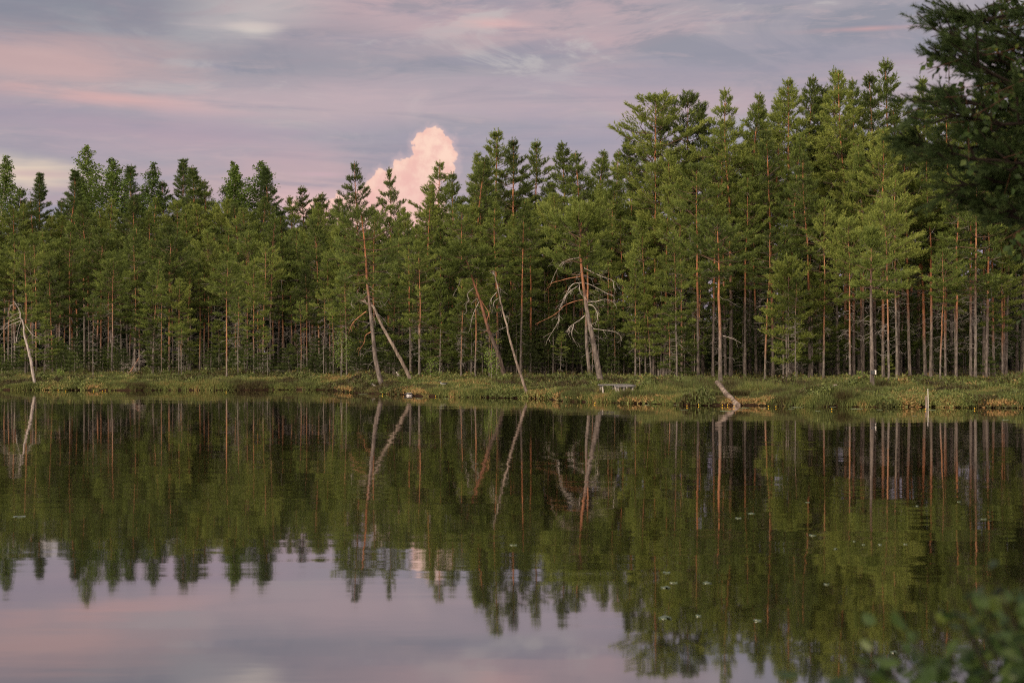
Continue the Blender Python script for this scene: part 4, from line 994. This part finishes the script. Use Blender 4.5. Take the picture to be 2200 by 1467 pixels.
def near_birch():
    ox, oy = 4.9, 11.2; oz = near_z(ox, oy); root = empty('birch_tree', (ox, oy, oz)); tag(root, 'near birch with hanging leafy twigs mixed into the dark pine boughs', 'birch')
    o = np.array([ox, oy, oz]); gt, gc = Geo(), Geo(); gt.tube([(0, 0, -.2), (.05, 0, 2), (0, .05, 4.5), (.1, 0, 8)], [.09, .075, .055, .02], 8, .5)
    P = []
    def twig(st, tip, n):
        p = smooth_path(np.array([st, st*.45+tip*.55+[0, 0, .25], tip]), 5); s = np.linspace(0, 1, len(p)); gt.tube(p, .014*(1-.8*s), 5, .5, cap=False)
        for k in range(n):
            u = rnd.uniform(.45, 1); c = p[int(u*(len(p)-1))]; l = rnd.uniform(.1, .4); d = unit(RG.normal(size=3)*[.6, .6, .3]+[-.2, 0, -.8]); e = c+d*l
            gt.tube([c, c*.5+e*.5+[0, 0, .02], e], [.004, .003, .002], 3, .5, cap=False)
            for j in range(int(5+l*30)): P.append(c+(e-c)*rnd.uniform(.1, 1)+RG.normal(size=3)*.02)
    for px, py, d, n in [(1990, 150, 8.9, 6), (2000, 80, 9.8, 5), (2030, 210, 8.6, 12), (2060, 190, 8.7, 12), (2090, 250, 8.6, 12), (2035, 265, 8.6, 8), (2110, 120, 8.9, 12), (2150, 60, 9.0, 12), (2180, 120, 9.6, 10), (2140, 200, 8.8, 12), (2070, 30, 9.9, 8), (2110, 20, 10, 8), (2190, 20, 9.8, 8),
                         (2145, 520, 8.8, 6), (2155, 340, 8.7, 7), (2195, 600, 9.4, 5), (2200, 700, 9.4, 5), (2185, 420, 9.6, 6), (2120, 310, 9.5, 5), (2190, 240, 9.6, 6)]:
        tip = W3(px, py, d)-o; st = np.array([0, 0, tip[2]+rnd.uniform(-.1, .5)]); twig(st, tip, n)
    for k in range(30):
        an = rnd.uniform(-1.8, 1.8); z0 = rnd.uniform(1.6, 7.5); L = rnd.uniform(.8, 1.6); twig(np.array([0, 0, z0]), np.array([math.cos(an)*L, math.sin(an)*L, z0+.1]), 6)
    P = np.array(P); leaves(gc, P, RG.uniform(.7, 1.15, len(P))*.058, np.clip(.45+RG.normal(size=len(P))*.2, 0, 1), hang=True)
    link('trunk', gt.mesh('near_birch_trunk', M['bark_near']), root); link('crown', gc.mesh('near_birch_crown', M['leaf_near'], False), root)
near_birch()

def round_leaves(g, P, size, tint):
    N = len(P); K = 8; a = unit(RG.normal(size=(N, 3))*[1, 1, .7]+[0, 0, .1]); nr = RG.normal(size=(N, 3))+[0, -.3, .9]; b = unit(np.cross(a, nr)); c = np.cross(a, b)
    prof = [(0, 0), (.25, .30), (.55, .36), (.82, .22), (1, 0), (.82, -.22), (.55, -.36), (.25, -.30)]
    s = size[:, None]; V = np.stack([P+a*s*.5]+[P+a*s*u+b*s*v+c*s*abs(v)*.35 for u, v in prof], 1).reshape(-1, 3)
    q = np.arange(N)[:, None]*9; f = np.concatenate([q+[0, 1+k, 1+(k+1) % 8] for k in range(8)], 0); g.add(V, f, np.repeat(tint, 9))
def near_bush():
    ox, oy = 1.15, 2.9; oz = near_z(ox, oy); root = empty('leafy_bush', (ox, oy, oz)); tag(root, 'blurred leafy bush close to the viewer at the water edge', 'bush')
    o = np.array([ox, oy, oz]); gt, gc = Geo(), Geo(); P = []; S_ = []
    targets = [(1808, 1392, 2.5, 4), (1850, 1352, 2.6, 5), (1835, 1420, 2.6, 7), (1900, 1440, 2.6, 9), (1925, 1380, 2.7, 8), (1962, 1352, 2.7, 8), (2000, 1320, 2.7, 8), (2040, 1280, 2.6, 7), (2062, 1240, 2.7, 6), (2100, 1262, 2.7, 8), (2140, 1245, 2.5, 7), (2080, 1350, 2.8, 14), (2130, 1390, 2.8, 16), (2180, 1330, 2.7, 12), (2190, 1430, 2.7, 18),
               (2040, 1420, 2.8, 18), (1960, 1455, 2.8, 14), (2110, 1450, 2.6, 18), (2230, 1280, 2.8, 12), (2260, 1400, 2.9, 16), (2160, 1480, 2.9, 18), (1990, 1410, 2.9, 14), (2050, 1480, 2.7, 16), (1880, 1480, 2.7, 10), (2150, 1300, 2.8, 10)]
    for px, py, d, n in targets:
        tip = W3(px, py, d)-o; st = np.array([rnd.uniform(-.12, .12), rnd.uniform(-.1, .1), -.05]); p = smooth_path(np.array([st, st*.5+tip*.5+[.12, 0, .05], tip]), 6)
        gt.tube(p, np.linspace(.006, .0018, len(p)), 5, 1.0, cap=False)
        for k in range(n*2):
            u = rnd.uniform(.80, 1)*(len(p)-1); i = min(int(u), len(p)-2); c = p[i]*(1-u+i)+p[i+1]*(u-i); P.append(c+RG.normal(size=3)*[.035, .06, .03]); S_.append(rnd.uniform(.028, .052))
    for k in range(420):
        a = rnd.uniform(0, 6.28); r = math.sqrt(rnd.random()); z = rnd.uniform(.25, .95); P.append(np.array([.1+r*.42*math.cos(a), r*.4*math.sin(a), z])); S_.append(rnd.uniform(.03, .05))
    P = np.array(P); ti = np.clip(.34+RG.normal(size=len(P))*.22, 0, .80); round_leaves(gc, P, np.array(S_), ti)
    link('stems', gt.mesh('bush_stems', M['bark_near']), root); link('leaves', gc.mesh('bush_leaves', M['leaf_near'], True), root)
near_bush()
for i, (x, y, v) in enumerate([(-13, -9, 0), (-9.5, -6.5, 2), (-6, -9, 1), (-3.2, -6, 3), (0.5, -8.5, 0), (3.2, -5.5, 5), (6.5, -7.5, 2), (9.5, -4.5, 1), (8.2, 2.5, 4), (-16, -5, 5), (9.5, 7.5, 0)]):  # out-of-view trees added to shade the near pine, birch and bush
    root = empty('pine_tree', (x, y, near_z(x, y))); root.rotation_euler = (0, 0, i*1.3); link('trunk', V_TALL[v][1][0], root); link('crown', V_TALL[v][1][1], root)
    tag(root, f'{ORD[i]} unseen pine added around the viewer to shade the near foliage', 'pine', 'unseen pines added for shade')
print('objects', len(bpy.data.objects), 'tris', sum(len(m.polygons) for m in bpy.data.meshes))
